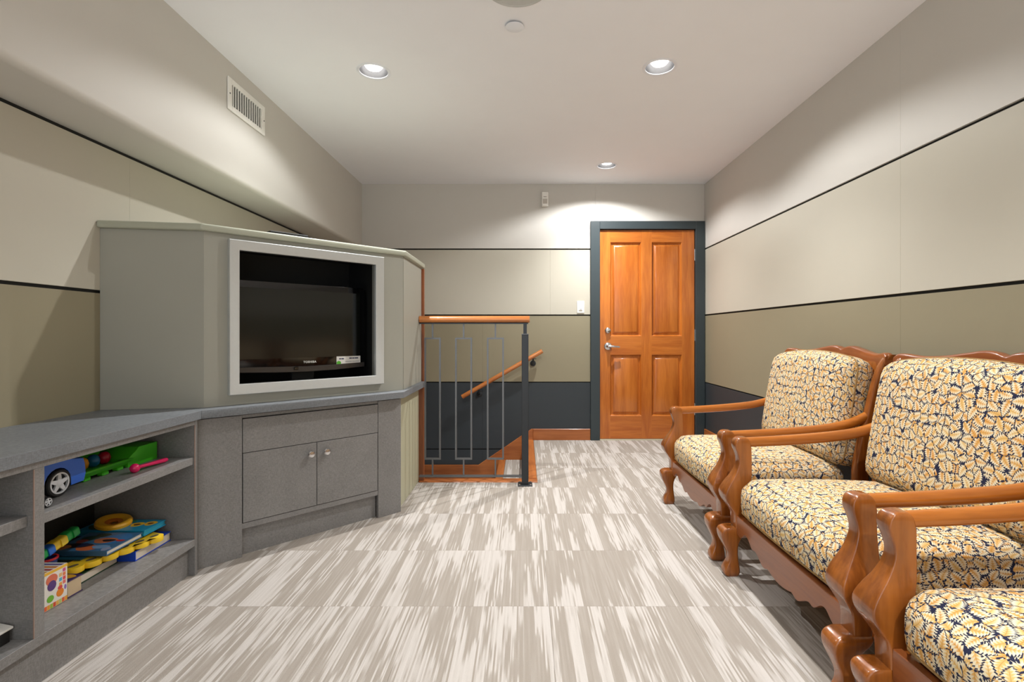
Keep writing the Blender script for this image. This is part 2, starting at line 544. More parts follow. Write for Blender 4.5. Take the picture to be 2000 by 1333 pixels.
# ceiling with round openings for the recessed lights
CANS = [(-0.834, 2.846), (0.743, 2.80), (0.719, 4.438)]
CANS_OFF = [(0.743, 1.20), (0.743, -0.42), (-0.834, -2.04), (0.743, -2.04)]  # first inferred from shelf shadows; those behind the viewpoint are added for fill
CR = 0.079
def ceiling():
    m = MB(); h = 0.12
    ys = sorted(set([c[1] for c in CANS + CANS_OFF]))
    rows = []
    cuts = []
    used = []
    allc = CANS + CANS_OFF
    bands = []
    for y in ys:
        if bands and y - bands[-1][0] < 0.2:
            bands[-1][1].append(y)
        else:
            bands.append([y, [y]])
    y_prev = YN - 0.1
    for y0, members in bands:
        lo, hi = min(members) - h, max(members) + h
        cs = sorted([c for c in allc if lo < c[1] < hi])
        m.face([m.addv([(XL - .1, y_prev, ZC), (XR + .1, y_prev, ZC), (XR + .1, lo, ZC), (XL - .1, lo, ZC)]) + k for k in range(4)])
        xp = XL - .1
        for cx, cy in cs:
            m.face([m.addv([(xp, lo, ZC), (cx - h, lo, ZC), (cx - h, hi, ZC), (xp, hi, ZC)]) + k for k in range(4)])
            n = 48
            inner = []; outer = []
            for k in range(n):
                a = 2 * PI * k / n
                ca, sa = math.cos(a), math.sin(a)
                inner.append((cx + CR * ca, cy + CR * sa, ZC))
                t = 9
                if ca > 1e-9: t = min(t, h / ca)
                if ca < -1e-9: t = min(t, -h / ca)
                if sa > 1e-9: t = min(t, (hi - cy) / sa)
                if sa < -1e-9: t = min(t, (lo - cy) / sa)
                outer.append((cx + t * ca, cy + t * sa, ZC))
            i = m.addv(inner); j = m.addv(outer)
            for k in range(n):
                k2 = (k + 1) % n
                m.face((i + k, j + k, j + k2, i + k2))
            for qx in (-h, h):                # corner triangles
                for qy in (lo - cy, hi - cy):
                    corner = (cx + qx, cy + qy, ZC)
                    a = math.atan2(qy, qx)
                    k = int(math.floor((a % (2 * PI)) / (2 * PI) * n))
                    m.face((j + k % n, m.addv([corner]), j + (k + 1) % n))
            xp = cx + h
        m.face([m.addv([(xp, lo, ZC), (XR + .1, lo, ZC), (XR + .1, hi, ZC), (xp, hi, ZC)]) + k for k in range(4)])
        y_prev = hi
    m.face([m.addv([(XL - .1, y_prev, ZC), (XR + .1, y_prev, ZC), (XR + .1, YB + .1, ZC), (XL - .1, YB + .1, ZC)]) + k for k in range(4)])
    # closed top above the recesses
    m.box(XL - .1, XR + .1, YN - .1, YB + .1, ZC + 0.22, ZC + 0.26)
    for f in m.f: pass
    return m.build('ceiling', M_CEIL, None, flat=True)
struct(ceiling(), 'smooth white ceiling with round recessed lights', 'ceiling')

# ---- floor slab and carpet tiles (stripes along the room), stair opening kept clear
OX, OY = 0.095, 3.55              # carpet edge at the stair opening
m = MB()
m.box(XL - .02, XR + .02, YN, 3.60, -0.16, -0.007)
m.box(0.04, XR + .02, 3.60, YB + .02, -0.16, -0.007)
fl = m.build('floor', M_CARPET)
struct(fl, 'floor of striped cream and taupe carpet tiles', 'floor')
tile_meshes = {}
def tile(x0, x1, y0, y1):
    w, d = round(x1 - x0, 4), round(y1 - y0, 4)
    key = (w, d)
    g = 0.0002
    o = None
    if key not in tile_meshes:
        mm = MB().box(-w / 2 + g, w / 2 - g, -d / 2 + g, d / 2 - g, -0.007, 0.0)
        o = mm.build('carpet_tile', M_CARPET, fl, 0.0006)
        me = o.data
        dv = Vector(fl['_org'])
        for v in me.vertices: v.co += dv
        tile_meshes[key] = me
    else:
        o = bpy.data.objects.new('carpet_tile', tile_meshes[key])
        COL.objects.link(o); o.parent = fl
    o.location = Vector(((x0 + x1) / 2, (y0 + y1) / 2, 0)) - Vector(fl['_org'])
xs = [XL + 0.02, -1.405, -0.905, -0.405, 0.095, 0.595, 1.095, 1.595, XR]
ys = [YN + 0.001, -2.564, -2.064, -1.564, -1.064, -0.564, -0.064, 0.436, 0.936, 1.436, 1.936, 2.436, 2.936, 3.436, 3.936, 4.436, YB]
for i in range(len(xs) - 1):
    for j in range(len(ys) - 1):
        x0, x1, y0, y1 = xs[i], xs[i + 1], ys[j], ys[j + 1]
        if x1 <= OX + 1e-6:
            if y0 >= OY: continue
            y1 = min(y1, OY)
        tile(x0, x1, y0, y1)

# ---- stair opening: nosing, steps, skirting, boards
m = MB()
m.prism(rrect(3.555, 3.645, -0.03, 0.006, 0.012), 'x', -0.73, 0.095)
struct(m.build('trim_1', M_TRIM), 'cherry wood floor nosing under the black railing', 'trim')
m = MB()
m.prism(rrect(0.03, 0.095, -0.03, 0.006, 0.012), 'y', 3.646, YB - 0.001)
struct(m.build('trim_2', M_TRIMY), 'cherry wood floor nosing along the head of the stairs', 'trim')
st = thing('floor_stairs', 'carpeted stairs with wood nosings going down behind the railing', 'stairs', (-0.3, 4.3, -0.75), None, 'structure')
bx('tread', -0.175, 0.029, 3.62, YB - 0.03, -0.36, -0.185, M_CARPET, st, 0.003)
bx('nosing', -0.24, -0.175, 3.62, YB - 0.03, -0.23, -0.183, M_TRIMY, st, 0.008, 2)
bx('riser', -0.225, -0.176, 3.62, YB - 0.03, -0.369, -0.232, M_TRIMY, st)
bx('landing', XL + 0.005, -0.178, 3.62, YB - 0.03, -0.72, -0.37, M_CARPET, st, 0.003)
bx('riser', 0.004, 0.028, 3.62, YB - 0.03, -0.184, -0.032, M_TRIMY, st)
bx('stringer_board', -1.83, 0.04, 3.601, 3.618, -0.72, -0.035, M_TRIM, st)
sk = MB().prism([(0.088, 0.0), (0.088, 0.11), (0.075, 0.11), (-0.44, -0.24), (XL, -0.24), (XL, -0.40), (0.03, -0.40), (0.03, 0.0)],
                'y', YB - 0.02, YB).build('trim_3', M_TRIM, None, 0.002)
struct(sk, 'cherry wood skirting stepping down along the stairs', 'trim')
struct(bx('baseboard_back', 0.089, FX0 - 0.001, YB - 0.016, YB, 0.0, 0.11, M_TRIM, None, 0.003),
       'cherry wood baseboard between stairs and door', 'baseboard')
struct(bx('baseboard_right', XR - 0.016, XR, YN, YB - 0.031, 0.0, 0.115, M_TRIMY, None, 0.003),
       'cherry wood baseboard behind the armchairs', 'baseboard')
bd = MB().box(-1.83, -0.697, 3.579, 3.60, -0.006, 1.487)
struct(bd.build('trim_4', M_TRIMZ, None, 0.002), 'cherry wood board closing the back of the television unit', 'trim')

# ------------------------------------------------------------------ door
dr = thing('door_1', 'orange cherry wood four panel door in a charcoal frame', 'door', (1.2, YB, 0), None, 'structure')
m = MB()
yf0, yf1 = YB - 0.028, YB + 0.05
m.box(FX0, 0.737, yf0, yf1, 0.0, FZ)
m.box(1.665, FX1, yf0, yf1, 0.0, FZ)
m.box(0.737, 1.665, yf0, yf1, 2.048, FZ)
m.build('frame', M_FRAME, dr, 0.002)
bx('stop', 0.737, 1.665, YB + 0.05, YB + 0.07, 0.0, 2.048, M_BLACK, dr)
bx('threshold', 0.738, 1.664, YB - 0.02, YB + 0.049, 0.0, 0.008, col('pale_threshold', 200, 196, 170), dr)
slab = MB()
ys0, ys1 = YB + 0.003, YB + 0.045
X0, X1 = 0.742, 1.660
PX = [(0.842, 1.145), (1.245, 1.540)]
PZ = [(0.233, 0.830), (1.010, 1.926)]
zb0, zt0 = 0.012, 2.042
slab.box(X0, PX[0][0], ys0, ys1, zb0, zt0).box(PX[0][1], PX[1][0], ys0, ys1, zb0, zt0).box(PX[1][1], X1, ys0, ys1, zb0, zt0)
sh = MB()
for a, b in ((zb0, PZ[0][0]), (PZ[0][1], PZ[1][0]), (PZ[1][1], zt0)):
    for p in PX:
        sh.box(p[0], p[1], ys0, ys1, a, b)
so = slab.build('stile', M_DOOR, dr)
sh.build('rail', M_DOORH, dr)
for p in PX:
    for z in PZ:
        pm = MB()
        def rg(i, y): return [(p[0] + i, y, z[0] + i), (p[1] - i, y, z[0] + i), (p[1] - i, y, z[1] - i), (p[0] + i, y, z[1] - i)]
        pm.loft([rg(0, ys0 + .001), rg(0.004, ys0 + 0.004), rg(0.009, ys0 + 0.018), rg(0.014, ys0 + 0.024), rg(0.022, ys0 + 0.024), rg(0.042, ys0 + 0.009), rg(0.046, ys0 + 0.008)], 0, False)
        pm.face([len(pm.v) - 4 + k for k in range(4)])
        pm.build('raised_panel', M_DOOR, dr)
for zz in (1.80, 1.02, 0.30):
    hm = MB()
    for k in range(3):
        hm.lathe([(0.007, 0), (0.007, 0.036)], (1.6625, YB - 0.004, zz - 0.056 + k * 0.038), 'z', 10)
    hm.build('hinge', M_CHROME, dr)
lv = MB()
lx, lz = 0.818, 0.912
lv.lathe([(0.0, -0.001), (0.036, -0.001), (0.038, -0.006), (0.034, -0.012), (0.018, -0.017), (0.014, -0.05), (0.012, -0.056), (0, -0.057)], (lx, ys0, lz), 'y', 28)
lv.tube(smooth_path([(lx, ys0 - 0.045, lz), (lx + 0.03, ys0 - 0.05, lz), (lx + 0.07, ys0 - 0.05, lz - 0.003), (lx + 0.105, ys0 - 0.046, lz - 0.006)], 4), [0.012] * 4 + [0.011] * 4 + [0.0095] * 5, 12)
lvo = lv.build('lever_handle', M_CHROME, dr)
bx('keyhole', lx - 0.014, lx - 0.006, ys0 - 0.0600, ys0 - 0.055, lz - 0.005, lz + 0.005, M_BLACK, lvo)
db = MB()
dz = 1.065
db.lathe([(0.0, -0.001), (0.030, -0.001), (0.031, -0.007), (0.024, -0.018), (0.0, -0.020)], (lx, ys0, dz), 'y', 26)
R = Matrix.Translation((lx, ys0 - 0.025, dz)) @ Matrix.Rotation(-0.6, 4, 'Y')
db.box(-0.022, 0.022, -0.008, 0.008, -0.006, 0.006, 0, R)
db.build('deadbolt_thumbturn', M_CHROME, dr, 0.001)

# ------------------------------------------------------------------ small wall and ceiling things
sw = thing('light_switch', 'white rocker light switch left of the door frame', 'switch', (0.553, YB, 1.24))
bx('cover_plate', 0.518, 0.588, YB - 0.007, YB, 1.235, 1.352, M_WHITE, sw, 0.003, 2)
bx('rocker', 0.537, 0.569, YB - 0.013, YB - 0.006, 1.262, 1.326, M_WHITE, sw, 0.002)
bx('indicator', 0.546, 0.562, YB - 0.0135, YB - 0.0128, 1.268, 1.272, M_STEEL, sw)
ms = thing('motion_sensor', 'small white motion sensor high on the back wall', 'sensor', (0.205, YB, 2.27))
mm = MB().prism(rrect(0.172, 0.238, YB - 0.045, YB, 0.014), 'z', 2.268, 2.402)
mm.build('body', M_WHITE, ms, 0.003)
bx('lens', 0.184, 0.226, YB - 0.0475, YB - 0.0455, 2.288, 2.335, col('sensor_lens', 196, 190, 180), ms, 0.001)
bx('badge', 0.19, 0.22, YB - 0.047, YB - 0.0452, 2.352, 2.357, col('sensor_print', 150, 140, 130), ms)

VX = SX + 0.001
VY0, VY1, VZ0, VZ1 = 2.714, 3.098, 2.228, 2.402
vt = thing('air_vent', 'white louvred air vent on the soffit face', 'vent', (VX, 2.9, VZ0))
m = MB()
fw, fh = 0.036, 0.03
m.box(VX, VX + 0.008, VY0, VY0 + fw, VZ0, VZ1).box(VX, VX + 0.008, VY1 - fw, VY1, VZ0, VZ1)
m.box(VX, VX + 0.008, VY0 + fw, VY1 - fw, VZ0, VZ0 + fh).box(VX, VX + 0.008, VY0 + fw, VY1 - fw, VZ1 - fh, VZ1)
m.build('frame', M_VENT, vt, 0.002)
bx('backing', VX - 0.0005, VX + 0.0008, VY0 + fw, VY1 - fw, VZ0 + fh, VZ1 - fh, M_VENTIN, vt)
ns = 13
for k in range(ns):
    yy = VY0 + fw + (k + 0.5) * (VY1 - VY0 - 2 * fw) / ns
    Mx = Matrix.Translation((VX + 0.0045, yy, 0)) @ Matrix.Rotation(math.radians(-18), 4, 'Z')
    MB().box(-0.0040, 0.0036, -0.0026, 0.0026, VZ0 + fh, VZ1 - fh, 0, Mx).build('slat', M_VENT, vt)
for yy in (VY0 + 0.014, VY1 - 0.014):
    MB().lathe([(0.0042, 0), (0.0042, 0.010), (0.002, 0.0108)], (VX, yy, (VZ0 + VZ1) / 2), 'x', 10).build('screw', M_STEEL, vt)

sp = thing('sprinkler_cover', 'small round white sprinkler cover between two ceiling lights', 'sprinkler', (-0.0435, 2.417, ZC - 0.012))
MB().lathe([(0.043, -0.009), (0.0435, -0.011), (0.040, -0.0125), (0, -0.0125)], (-0.0435, 2.417, ZC), 'z', 36).build('cover_plate', M_CWHITE, sp)
MB().lathe([(0.030, 0.0), (0.030, -0.009)], (-0.0435, 2.417, ZC), 'z', 24).build('neck', M_STEEL, sp)
spk = thing('ceiling_speaker', 'round grey speaker grille in the ceiling, cut by the top edge of the picture', 'speaker', (-0.03, 2.135, ZC - 0.008))
MB().lathe([(0.142, 0), (0.142, -0.006), (0.136, -0.008), (0.13, -0.006)], (-0.03, 2.135, ZC), 'z', 48, caps=False).build('rim', M_SPEAKER, spk)
MB().lathe([(0.13, -0.003), (0.13, -0.006), (0.0, -0.007)], (-0.03, 2.135, ZC), 'z', 48).build('grille', M_SPEAKER, spk)

CAN_LABELS = ['recessed round ceiling light nearest the soffit air vent',
              'recessed round ceiling light above the armchairs near the right wall',
              'small far recessed ceiling light in front of the wooden door']
def can_light(x, y, label, first, beams=((112, 1.0, CAN_BEAM), (150, 0.28, CAN_SPILL))):
    if first is None:
        t = thing('ceiling_light', label, 'ceiling light', (x, y, ZC), 'recessed ceiling lights')
        MB().lathe([(CR - .002, 0.004), (CR - .002, -0.001), (CR + 0.006, -0.004), (CR + 0.014, -0.002), (CR + 0.014, 0.0), (CR - .002, 0.004)], (x, y, ZC), 'z', 40, caps=False).build('trim_ring', M_CWHITE, t)
        MB().lathe([(CR - .002, 0.003), (CR - 0.006, 0.035), (CR - 0.018, 0.08), (0.045, 0.10)], (x, y, ZC), 'z', 40, caps=False).build('reflector', M_REFL, t)
        MB().lathe([(0.040, 0.095), (0.052, 0.055), (0.051, 0.034), (0.040, 0.019), (0.022, 0.013), (0.0, 0.012)], (x, y, ZC), 'z', 32).build('lamp', M_BULB, t)
    else:
        t = copy_tree(first); t.location = (x, y, ZC); t['label'] = label
    for size, blend, power in beams:
        d = bpy.data.lights.new('downlight', 'SPOT')
        d.energy = power; d.color = CAN_COL
        d.spot_size = math.radians(size); d.spot_blend = blend
        d.shadow_soft_size = 0.016
        o = bpy.data.objects.new('downlight', d); COL.objects.link(o)
        o.location = (x, y, ZC - 0.006)
    return t
first = None
for (x, y), lab in zip(CANS, CAN_LABELS):
    k = 0.58 if x < 0 else (1.2 if y > 4 else 1.0)      # the lamps differ a little in output
    t = can_light(x, y, lab, first, ((112, 1.0, CAN_BEAM), (150, 0.28, CAN_SPILL * k)))
    first = first or t
OFF_LABELS = ['recessed ceiling light right above the viewpoint, nearest of those outside the picture',
              'recessed ceiling light added behind the viewpoint for fill, alone in its row',
              'recessed ceiling light added by the rear wall for fill, soffit side', 'recessed ceiling light added by the rear wall for fill, armchair wall side']
for (x, y), lab in zip(CANS_OFF, OFF_LABELS):
    can_light(x, y, lab, first, ((112, 1.0, CAN_BEAM if y > 1 else (REAR_FILL if y < -1 else REAR_FILL * 0.4)),))

# ------------------------------------------------------------------ railing and stair handrail
RY = 3.50
rl = thing('stair_railing', 'black steel stair railing with a cherry wood top rail', 'railing', (-0.3, RY, 0))
MB().tube([(-0.714, RY, 1.131), (0.04, RY, 1.131)], 0.0235, 18).build('handrail', M_RAIL, rl, 0.002)
bx('support_bar', -0.712, 0.03, RY - 0.012, RY + 0.012, 1.099, 1.108, M_STEELB, rl)
bx('bottom_bar', -0.712, -0.014, RY - 0.010, RY + 0.010, 0.053, 0.066, M_STEEL, rl)
po = bx('newel_post', -0.014, 0.032, RY - 0.023, RY + 0.023, 0.008, 1.027, M_STEELB, rl, 0.002)
bx('post_cap', -0.016, 0.034, RY - 0.025, RY + 0.025, 1.027, 1.032, M_STEEL, po)
bx('post_neck', -0.003, 0.021, RY - 0.012, RY + 0.012, 1.032, 1.10, M_STEELB, po)
bpl = bx('base_plate', -0.04, 0.058, RY - 0.045, RY + 0.04, 0.0, 0.008, M_STEELB, rl, 0.002)
for dx in (-0.028, 0.046):
    for dy in (-0.034, 0.03):
        MB().lathe([(0.006, 0.008), (0.006, 0.013), (0.0, 0.014)], (dx, RY + dy, 0), 'z', 8).build('bolt', M_CHROME, bpl)
for x0, x1 in ((-0.679, -0.567), (-0.469, -0.353), (-0.252, -0.136)):
    m = MB(); w = 0.0055
    m.box(x0, x0 + 2 * w, RY - w, RY + w, 0.172, 1.006).box(x1 - 2 * w, x1, RY - w, RY + w, 0.172, 1.006)
    m.box(x0 + 2 * w, x1 - 2 * w, RY - w, RY + w, 0.995, 1.006).box(x0 + 2 * w, x1 - 2 * w, RY - w, RY + w, 0.172, 0.184)
    b = m.build('baluster', M_STEEL, rl)
    xc = (x0 + x1) / 2
    bx('stem', xc - 0.005, xc + 0.005, RY - 0.005, RY + 0.005, 1.006, 1.099, M_STEEL, b)
    bx('stem', xc - 0.005, xc + 0.005, RY - 0.005, RY + 0.005, 0.066, 0.172, M_STEEL, b)

hr = thing('wall_handrail', 'sloping cherry wood handrail on black brackets along the stair wall', 'handrail', (-0.2, YB, 0.6))
hy = YB - 0.07
MB().tube([(0.178, hy, 0.868), (-0.592, hy, 0.427)], 0.021, 16).build('rail', M_RAIL, hr, 0.002)
for bxx in (0.09, -0.43):
    bz = 0.868 - (0.178 - bxx) * 0.5727
    m = MB()
    m.tube(smooth_path([(bxx, hy, bz - 0.018), (bxx, hy + 0.004, bz - 0.05), (bxx, hy + 0.03, bz - 0.07), (bxx, YB - 0.004, bz - 0.072)], 4), 0.0075, 8)
    m.lathe([(0.0, -0.0), (0.028, -0.0), (0.028, -0.006), (0.012, -0.012), (0, -0.012)], (bxx, YB, bz - 0.072), 'y', 18)
    m.box(bxx - 0.03, bxx + 0.03, hy - 0.012, hy + 0.012, bz - 0.027, bz - 0.021)
    m.build('bracket', M_STEELB, hr)

# ------------------------------------------------------------------ television corner unit
A = Vector((-1.423, 2.234)); B = Vector((-0.712, 2.968))
U2 = (B - A).normalized(); N2 = Vector((U2.y, -U2.x)); LAB = (B - A).length
# matrix: local x along the face, local y INTO the cabinet, local z up
CM = Matrix(((U2.x, -N2.x, 0, A.x), (U2.y, -N2.y, 0, A.y), (0, 0, 1, 0), (0, 0, 0, 1)))
def fp(t, d):
    """plan point at distance t along the face, d out from it"""
    p = A + U2 * t + N2 * d
    return (p.x, p.y)

# base unit with doors
bu = thing('base_cabinet', 'grey laminate corner cabinet with two doors under the television', 'cabinet', (-1.0, 2.7, 0))
def cb(name, t0, t1, d0, d1, z0, z1, m, parent, bevel=0.0):
    return MB().box(t0, t1, d0, d1, z0, z1, 0, CM).build(name, m, parent, bevel)
cb('pilaster', 0.0, 0.178, 0.0, 0.022, 0.0, 0.655, M_LAM, bu, 0.001)
cb('pilaster', 0.876, LAB, 0.0, 0.022, 0.0, 0.655, M_LAM, bu, 0.001)
cb('top_rail', 0.178, 0.876, 0.006, 0.022, 0.641, 0.655, M_LAM, bu)
cb('false_drawer_front', 0.181, 0.873, 0.0, 0.020, 0.480, 0.637, M_LAM, bu, 0.001)
dl = cb('door', 0.182, 0.5265, 0.0, 0.020, 0.157, 0.477, M_LAM, bu, 0.001)
d2 = cb('door', 0.5295, 0.872, 0.0, 0.020, 0.157, 0.477, M_LAM, bu, 0.001)
for t, dd in ((0.491, dl), (0.572, d2)):
    kx, ky = fp(t, 0.0)
    m = MB()
    m.lathe([(0.009, 0), (0.0075, 0.003), (0.0065, 0.010), (0.010, 0.015), (0.0170, 0.019), (0.0180, 0.024), (0.014, 0.029), (0, 0.031)],
            (0, 0, 0), 'z', 20, 0, True, Matrix.Translation((kx, ky, 0.425)) @ Matrix(((-U2.x, 0, N2.x, 0), (-U2.y, 0, N2.y, 0), (0, 1, 0, 0), (0, 0, 0, 1))))
    m.build('knob', M_CHROME, dd)
cb('bottom_rail', 0.178, 0.876, 0.003, 0.022, 0.128, 0.154, M_LAM, bu, 0.001)
cb('kick_board', 0.178, 0.876, 0.030, 0.045, 0.0, 0.128, M_LAM, bu)
cb('carcass', 0.179, 0.875, 0.023, 0.040, 0.129, 0.652, M_BLACK, bu)
bx('side_panel', -0.755, -0.734, 2.982, 3.575, 0.0, 0.655, M_SIDE, bu, 0.001)
tl, tr = fp(0.878, 0.023), fp(0.0, 0.023)

# worktop over bookcase and corner cabinet
BX = -1.40                       # bookcase front
BY0, BY1 = 0.44, 2.198
c1 = fp(0.0, 0.047); c2 = fp(LAB, 0.047)
ct = thing('worktop', 'grey laminate worktop over the open shelves and corner cabinet', 'worktop', (-1.5, 2.0, 0.664))
cx = -1.387
# where the two front edges meet
tt = (cx - (A.x + N2.x * 0.047)) / U2.x
cy = A.y + N2.y * 0.047 + U2.y * tt
tt2 = (-0.686 - (A.x + N2.x * 0.047)) / U2.x
cy2 = A.y + N2.y * 0.047 + U2.y * tt2
MB().prism([(XL + .001, BY0 - 0.02), (cx, BY0 - 0.02), (cx, cy - 0.0006), (XL + .001, cy - 0.0006 + 0.02)], 'z', 0.664, 0.70).build('slab', M_LAMTOP, ct, 0.0012)
MB().prism([(XL + .001, cy + 0.0206), (cx, cy + 0.0006), (-0.686, cy2), (-0.686, 3.574), (XL + .001, 3.574)], 'z', 0.664, 0.70).build('slab', M_LAMTOP, ct, 0.0012)

# television enclosure: left cheek, face with opening, right cheek, cap
en = thing('television_enclosure', 'sage painted corner housing with a silver framed opening', 'enclosure', (-1.3, 2.9, 0.70))
ZE0, ZE1 = 0.7005, 1.490
DF = -0.045
tl0, tl1 = 0.035, 1.064
Lw = (XL + 0.001, 2.222); La = fp(tl0, DF); Lb = fp(tl1, DF)
ti0, ti1, zi0, zi1 = 0.175, 0.876, 0.797, 1.421
MB().prism([Lw, (La[0], La[1] - 0.0), fp(tl0 + 0.012, DF - 0.022), (Lw[0], Lw[1] + 0.024)], 'z', ZE0, ZE1).build('left_cheek', M_SAGE, en)
fm = MB()
d0, d1 = 0.045, 0.067
fm.box(tl0, ti0, d0, d1, ZE0, ZE1, 0, CM).box(ti1, tl1, d0, d1, ZE0, ZE1, 0, CM)
fm.box(ti0, ti1, d0, d1, ZE0, zi0, 0, CM).box(ti0, ti1, d0, d1, zi1, ZE1, 0, CM)
fm.build('face_panel', M_SAGE, en)
bx('right_cheek', Lb[0] - 0.022, Lb[0] - 0.0, Lb[1] + 0.012, 3.575, ZE0, ZE1, M_SAGE, en)
# silver frame, mitred profile
fo = [(0.130, 0.748), (0.924, 0.748), (0.924, 1.467), (0.130, 1.467)]
fi = [(0.175, 0.797), (0.876, 0.797), (0.876, 1.421), (0.175, 1.421)]
fr = MB()
def ring4(pts, d): return [Vector((p[0], d, p[1])) for p in pts]
def ins(k): return [(o[0] + (i[0] - o[0]) * k, o[1] + (i[1] - o[1]) * k) for o, i in zip(fo, fi)]
rings = [ring4(ins(0), 0.0449), ring4(ins(0), 0.020), ring4(ins(0.06), 0.0165), ring4(ins(0.9), 0.0235), ring4(ins(1.0), 0.026), ring4(ins(1.0), 0.066)]
fr.loft(rings, 0, False, True, CM)
fr.build('opening_frame', M_SILVER, en, smooth=20)
# dark niche behind the opening (open to the front)
nm = MB()
a0, a1, b0, b1, q0, q1 = ti0 - 0.03, ti1 + 0.03, zi0 - 0.05, zi1 + 0.04, 0.068, 0.40
nm.box(a0, a1, q1, q1 + .01, b0, b1, 0, CM).box(a0 - .01, a0, q0, q1, b0, b1, 0, CM).box(a1, a1 + .01, q0, q1, b0, b1, 0, CM)
nm.box(a0, a1, q0, q1, b1, b1 + .01, 0, CM).box(a0, a1, q0, q1, b0 - .01, b0, 0, CM)
nm.build('niche', M_BLACK, en)
ov = 0.022
e1 = fp(tl0, DF + ov); e2 = fp(tl1, DF + ov)
capx = Lb[0] + ov
t1 = (Lw[1] - ov, )
cp = [(XL + .001, Lw[1] - ov), (La[0] + 0.008, La[1] - ov - 0.006), (fp(tl1, DF + ov)[0] + (capx - fp(tl1, DF + ov)[0]), A.y + U2.y * ((capx - (A.x + N2.x * (DF + ov))) / U2.x) + N2.y * (DF + ov)),
      (capx, 3.60), (XL + .001, 3.60)]
MB().prism(cp, 'z', 1.4905, 1.522).build('cap', M_CAP, en, 0.009, 3)

# television
tv = thing('television', 'black flat television with a white sticker, set in the housing', 'television', tuple(list(fp(0.54, -0.2)) + [zi0 - 0.05]))
dv = 0.160
t0, t1, z0, z1 = 0.150, 0.886, 0.842, 1.296
cas = MB()
pts = []
for k in range(13):                      # gently bowed lower edge
    s = k / 12
    pts.append((t0 + (t1 - t0) * s, z0 - 0.012 * math.sin(PI * s)))
pts += [(t1, z1 - 0.015), (t1 - 0.015, z1), (t0 + 0.015, z1), (t0, z1 - 0.015)]
cas.prism(pts, 'y', dv, dv + 0.05, 0, CM)
cas.box(t0 + 0.12, t1 - 0.12, dv + 0.05, dv + 0.10, z0 + 0.08, z1 - 0.06, 0, CM)
cas.build('casing', M_GLOSS, tv, 0.004, 2)
cb('screen', 0.192, 0.850, dv - 0.0012, dv + 0.002, 0.905, 1.262, M_SCREEN, tv)
lp = MB()
lp.prism([(t0 + 0.01, 0.868), (0.40, 0.862), (0.54, 0.859), (0.70, 0.862), (t1 - 0.01, 0.868), (t1 - 0.01, 0.842), (0.70, 0.832), (0.54, 0.829), (0.40, 0.832), (t0 + 0.01, 0.842)], 'y', dv - 0.006, dv - 0.0006, 0, CM)
lp.build('lower_lip', col('lip_grey_black', 62, 58, 56, 0.3), tv, 0.002)
cb('stand_neck', 0.48, 0.60, dv + 0.035, dv + 0.075, 0.765, 0.842, M_BLACK, tv, 0.004)
sb = MB().prism([(x, y) for x, y in rrect(0.30, 0.80, 0.085, 0.30, 0.08, 6)], 'z', zi0 - 0.05, zi0 - 0.03, 0, CM).build('stand_base', M_GLOSS, tv, 0.006, 2)
cb('power_button', 0.474, 0.496, dv - 0.012, dv - 0.006, 0.842, 0.858, M_GLOSS, tv, 0.002)
stc = cb('sticker', 0.709, 0.852, dv - 0.0022, dv - 0.0013, 0.857, 0.905, M_WHITE, tv)
stm = MB()
g1 = stm.mat(col('sticker_green', 96, 190, 60)); g2 = stm.mat(col('sticker_ink', 70, 74, 100))
pm = Matrix.Translation((0, 0, 0))
stm.prism([(0.722 + 0.013 * math.cos(2 * PI * k / 18), 0.869 + 0.011 * math.sin(2 * PI * k / 18)) for k in range(18)], 'y', dv - 0.0028, dv - 0.0021, g1, CM)
for (xa, xb, za) in ((0.724, 0.735, 0.888), (0.737, 0.752, 0.888), (0.784, 0.800, 0.890), (0.802, 0.815, 0.890), (0.817, 0.838, 0.890)):
    stm.box(xa, xb, dv - 0.0028, dv - 0.0021, za, za + 0.007, g2, CM)
for (xa, xb, za) in ((0.76, 0.80, 0.874), (0.803, 0.846, 0.874)):
    stm.box(xa, xb, dv - 0.0028, dv - 0.0021, za, za + 0.002, g2, CM)
stm.build('sticker_print', None, stc)
tc = bpy.data.curves.new('brand_lettering', 'FONT')
tc.body = 'TOSHIBA'; tc.size = 0.0155; tc.align_x = 'CENTER'; tc.extrude = 0.0004; tc.space_character = 1.12
tc.offset = 0.0004
tmp = bpy.data.objects.new('lettering_curve', tc); COL.objects.link(tmp)
bpy.context.view_layer.update()
tme = bpy.data.meshes.new_from_object(tmp.evaluated_get(bpy.context.evaluated_depsgraph_get()))
bpy.data.objects.remove(tmp)
tme.materials.clear(); tme.materials.append(col('brand_ink', 232, 232, 226))
to = bpy.data.objects.new('brand_lettering', tme); COL.objects.link(to)
tx, ty = fp(0.56, -(dv - 0.0012))
to.parent = tv
to.location = Vector((tx, ty, 0.876)) - Vector(tv['_org'])
to.rotation_euler = (PI / 2, 0, math.atan2(U2.y, U2.x))

# flat player on the cap
pl = thing('disc_player', 'slim black box lying on top of the television housing', 'player', (-1.12, 2.86, 1.522))
Mx = Matrix.Translation((-1.237, 2.68, 1.5225)) @ Matrix.Rotation(math.atan2(U2.y, U2.x), 4, 'Z')
MB().box(-0.095, 0.095, -0.03, 0.12, 0.004, 0.034, 0, Mx).build('body', M_BLACK, pl, 0.002)
MB().box(-0.095, 0.095, -0.032, -0.0305, 0.028, 0.032, 0, Mx).build('front_strip', M_STEEL, pl)
for a in (-0.08, 0.08):
    for b in (-0.015, 0.1):
        MB().box(a - .01, a + .01, b - .01, b + .01, 0, 0.004, 0, Mx).build('foot', M_BLACK, pl)

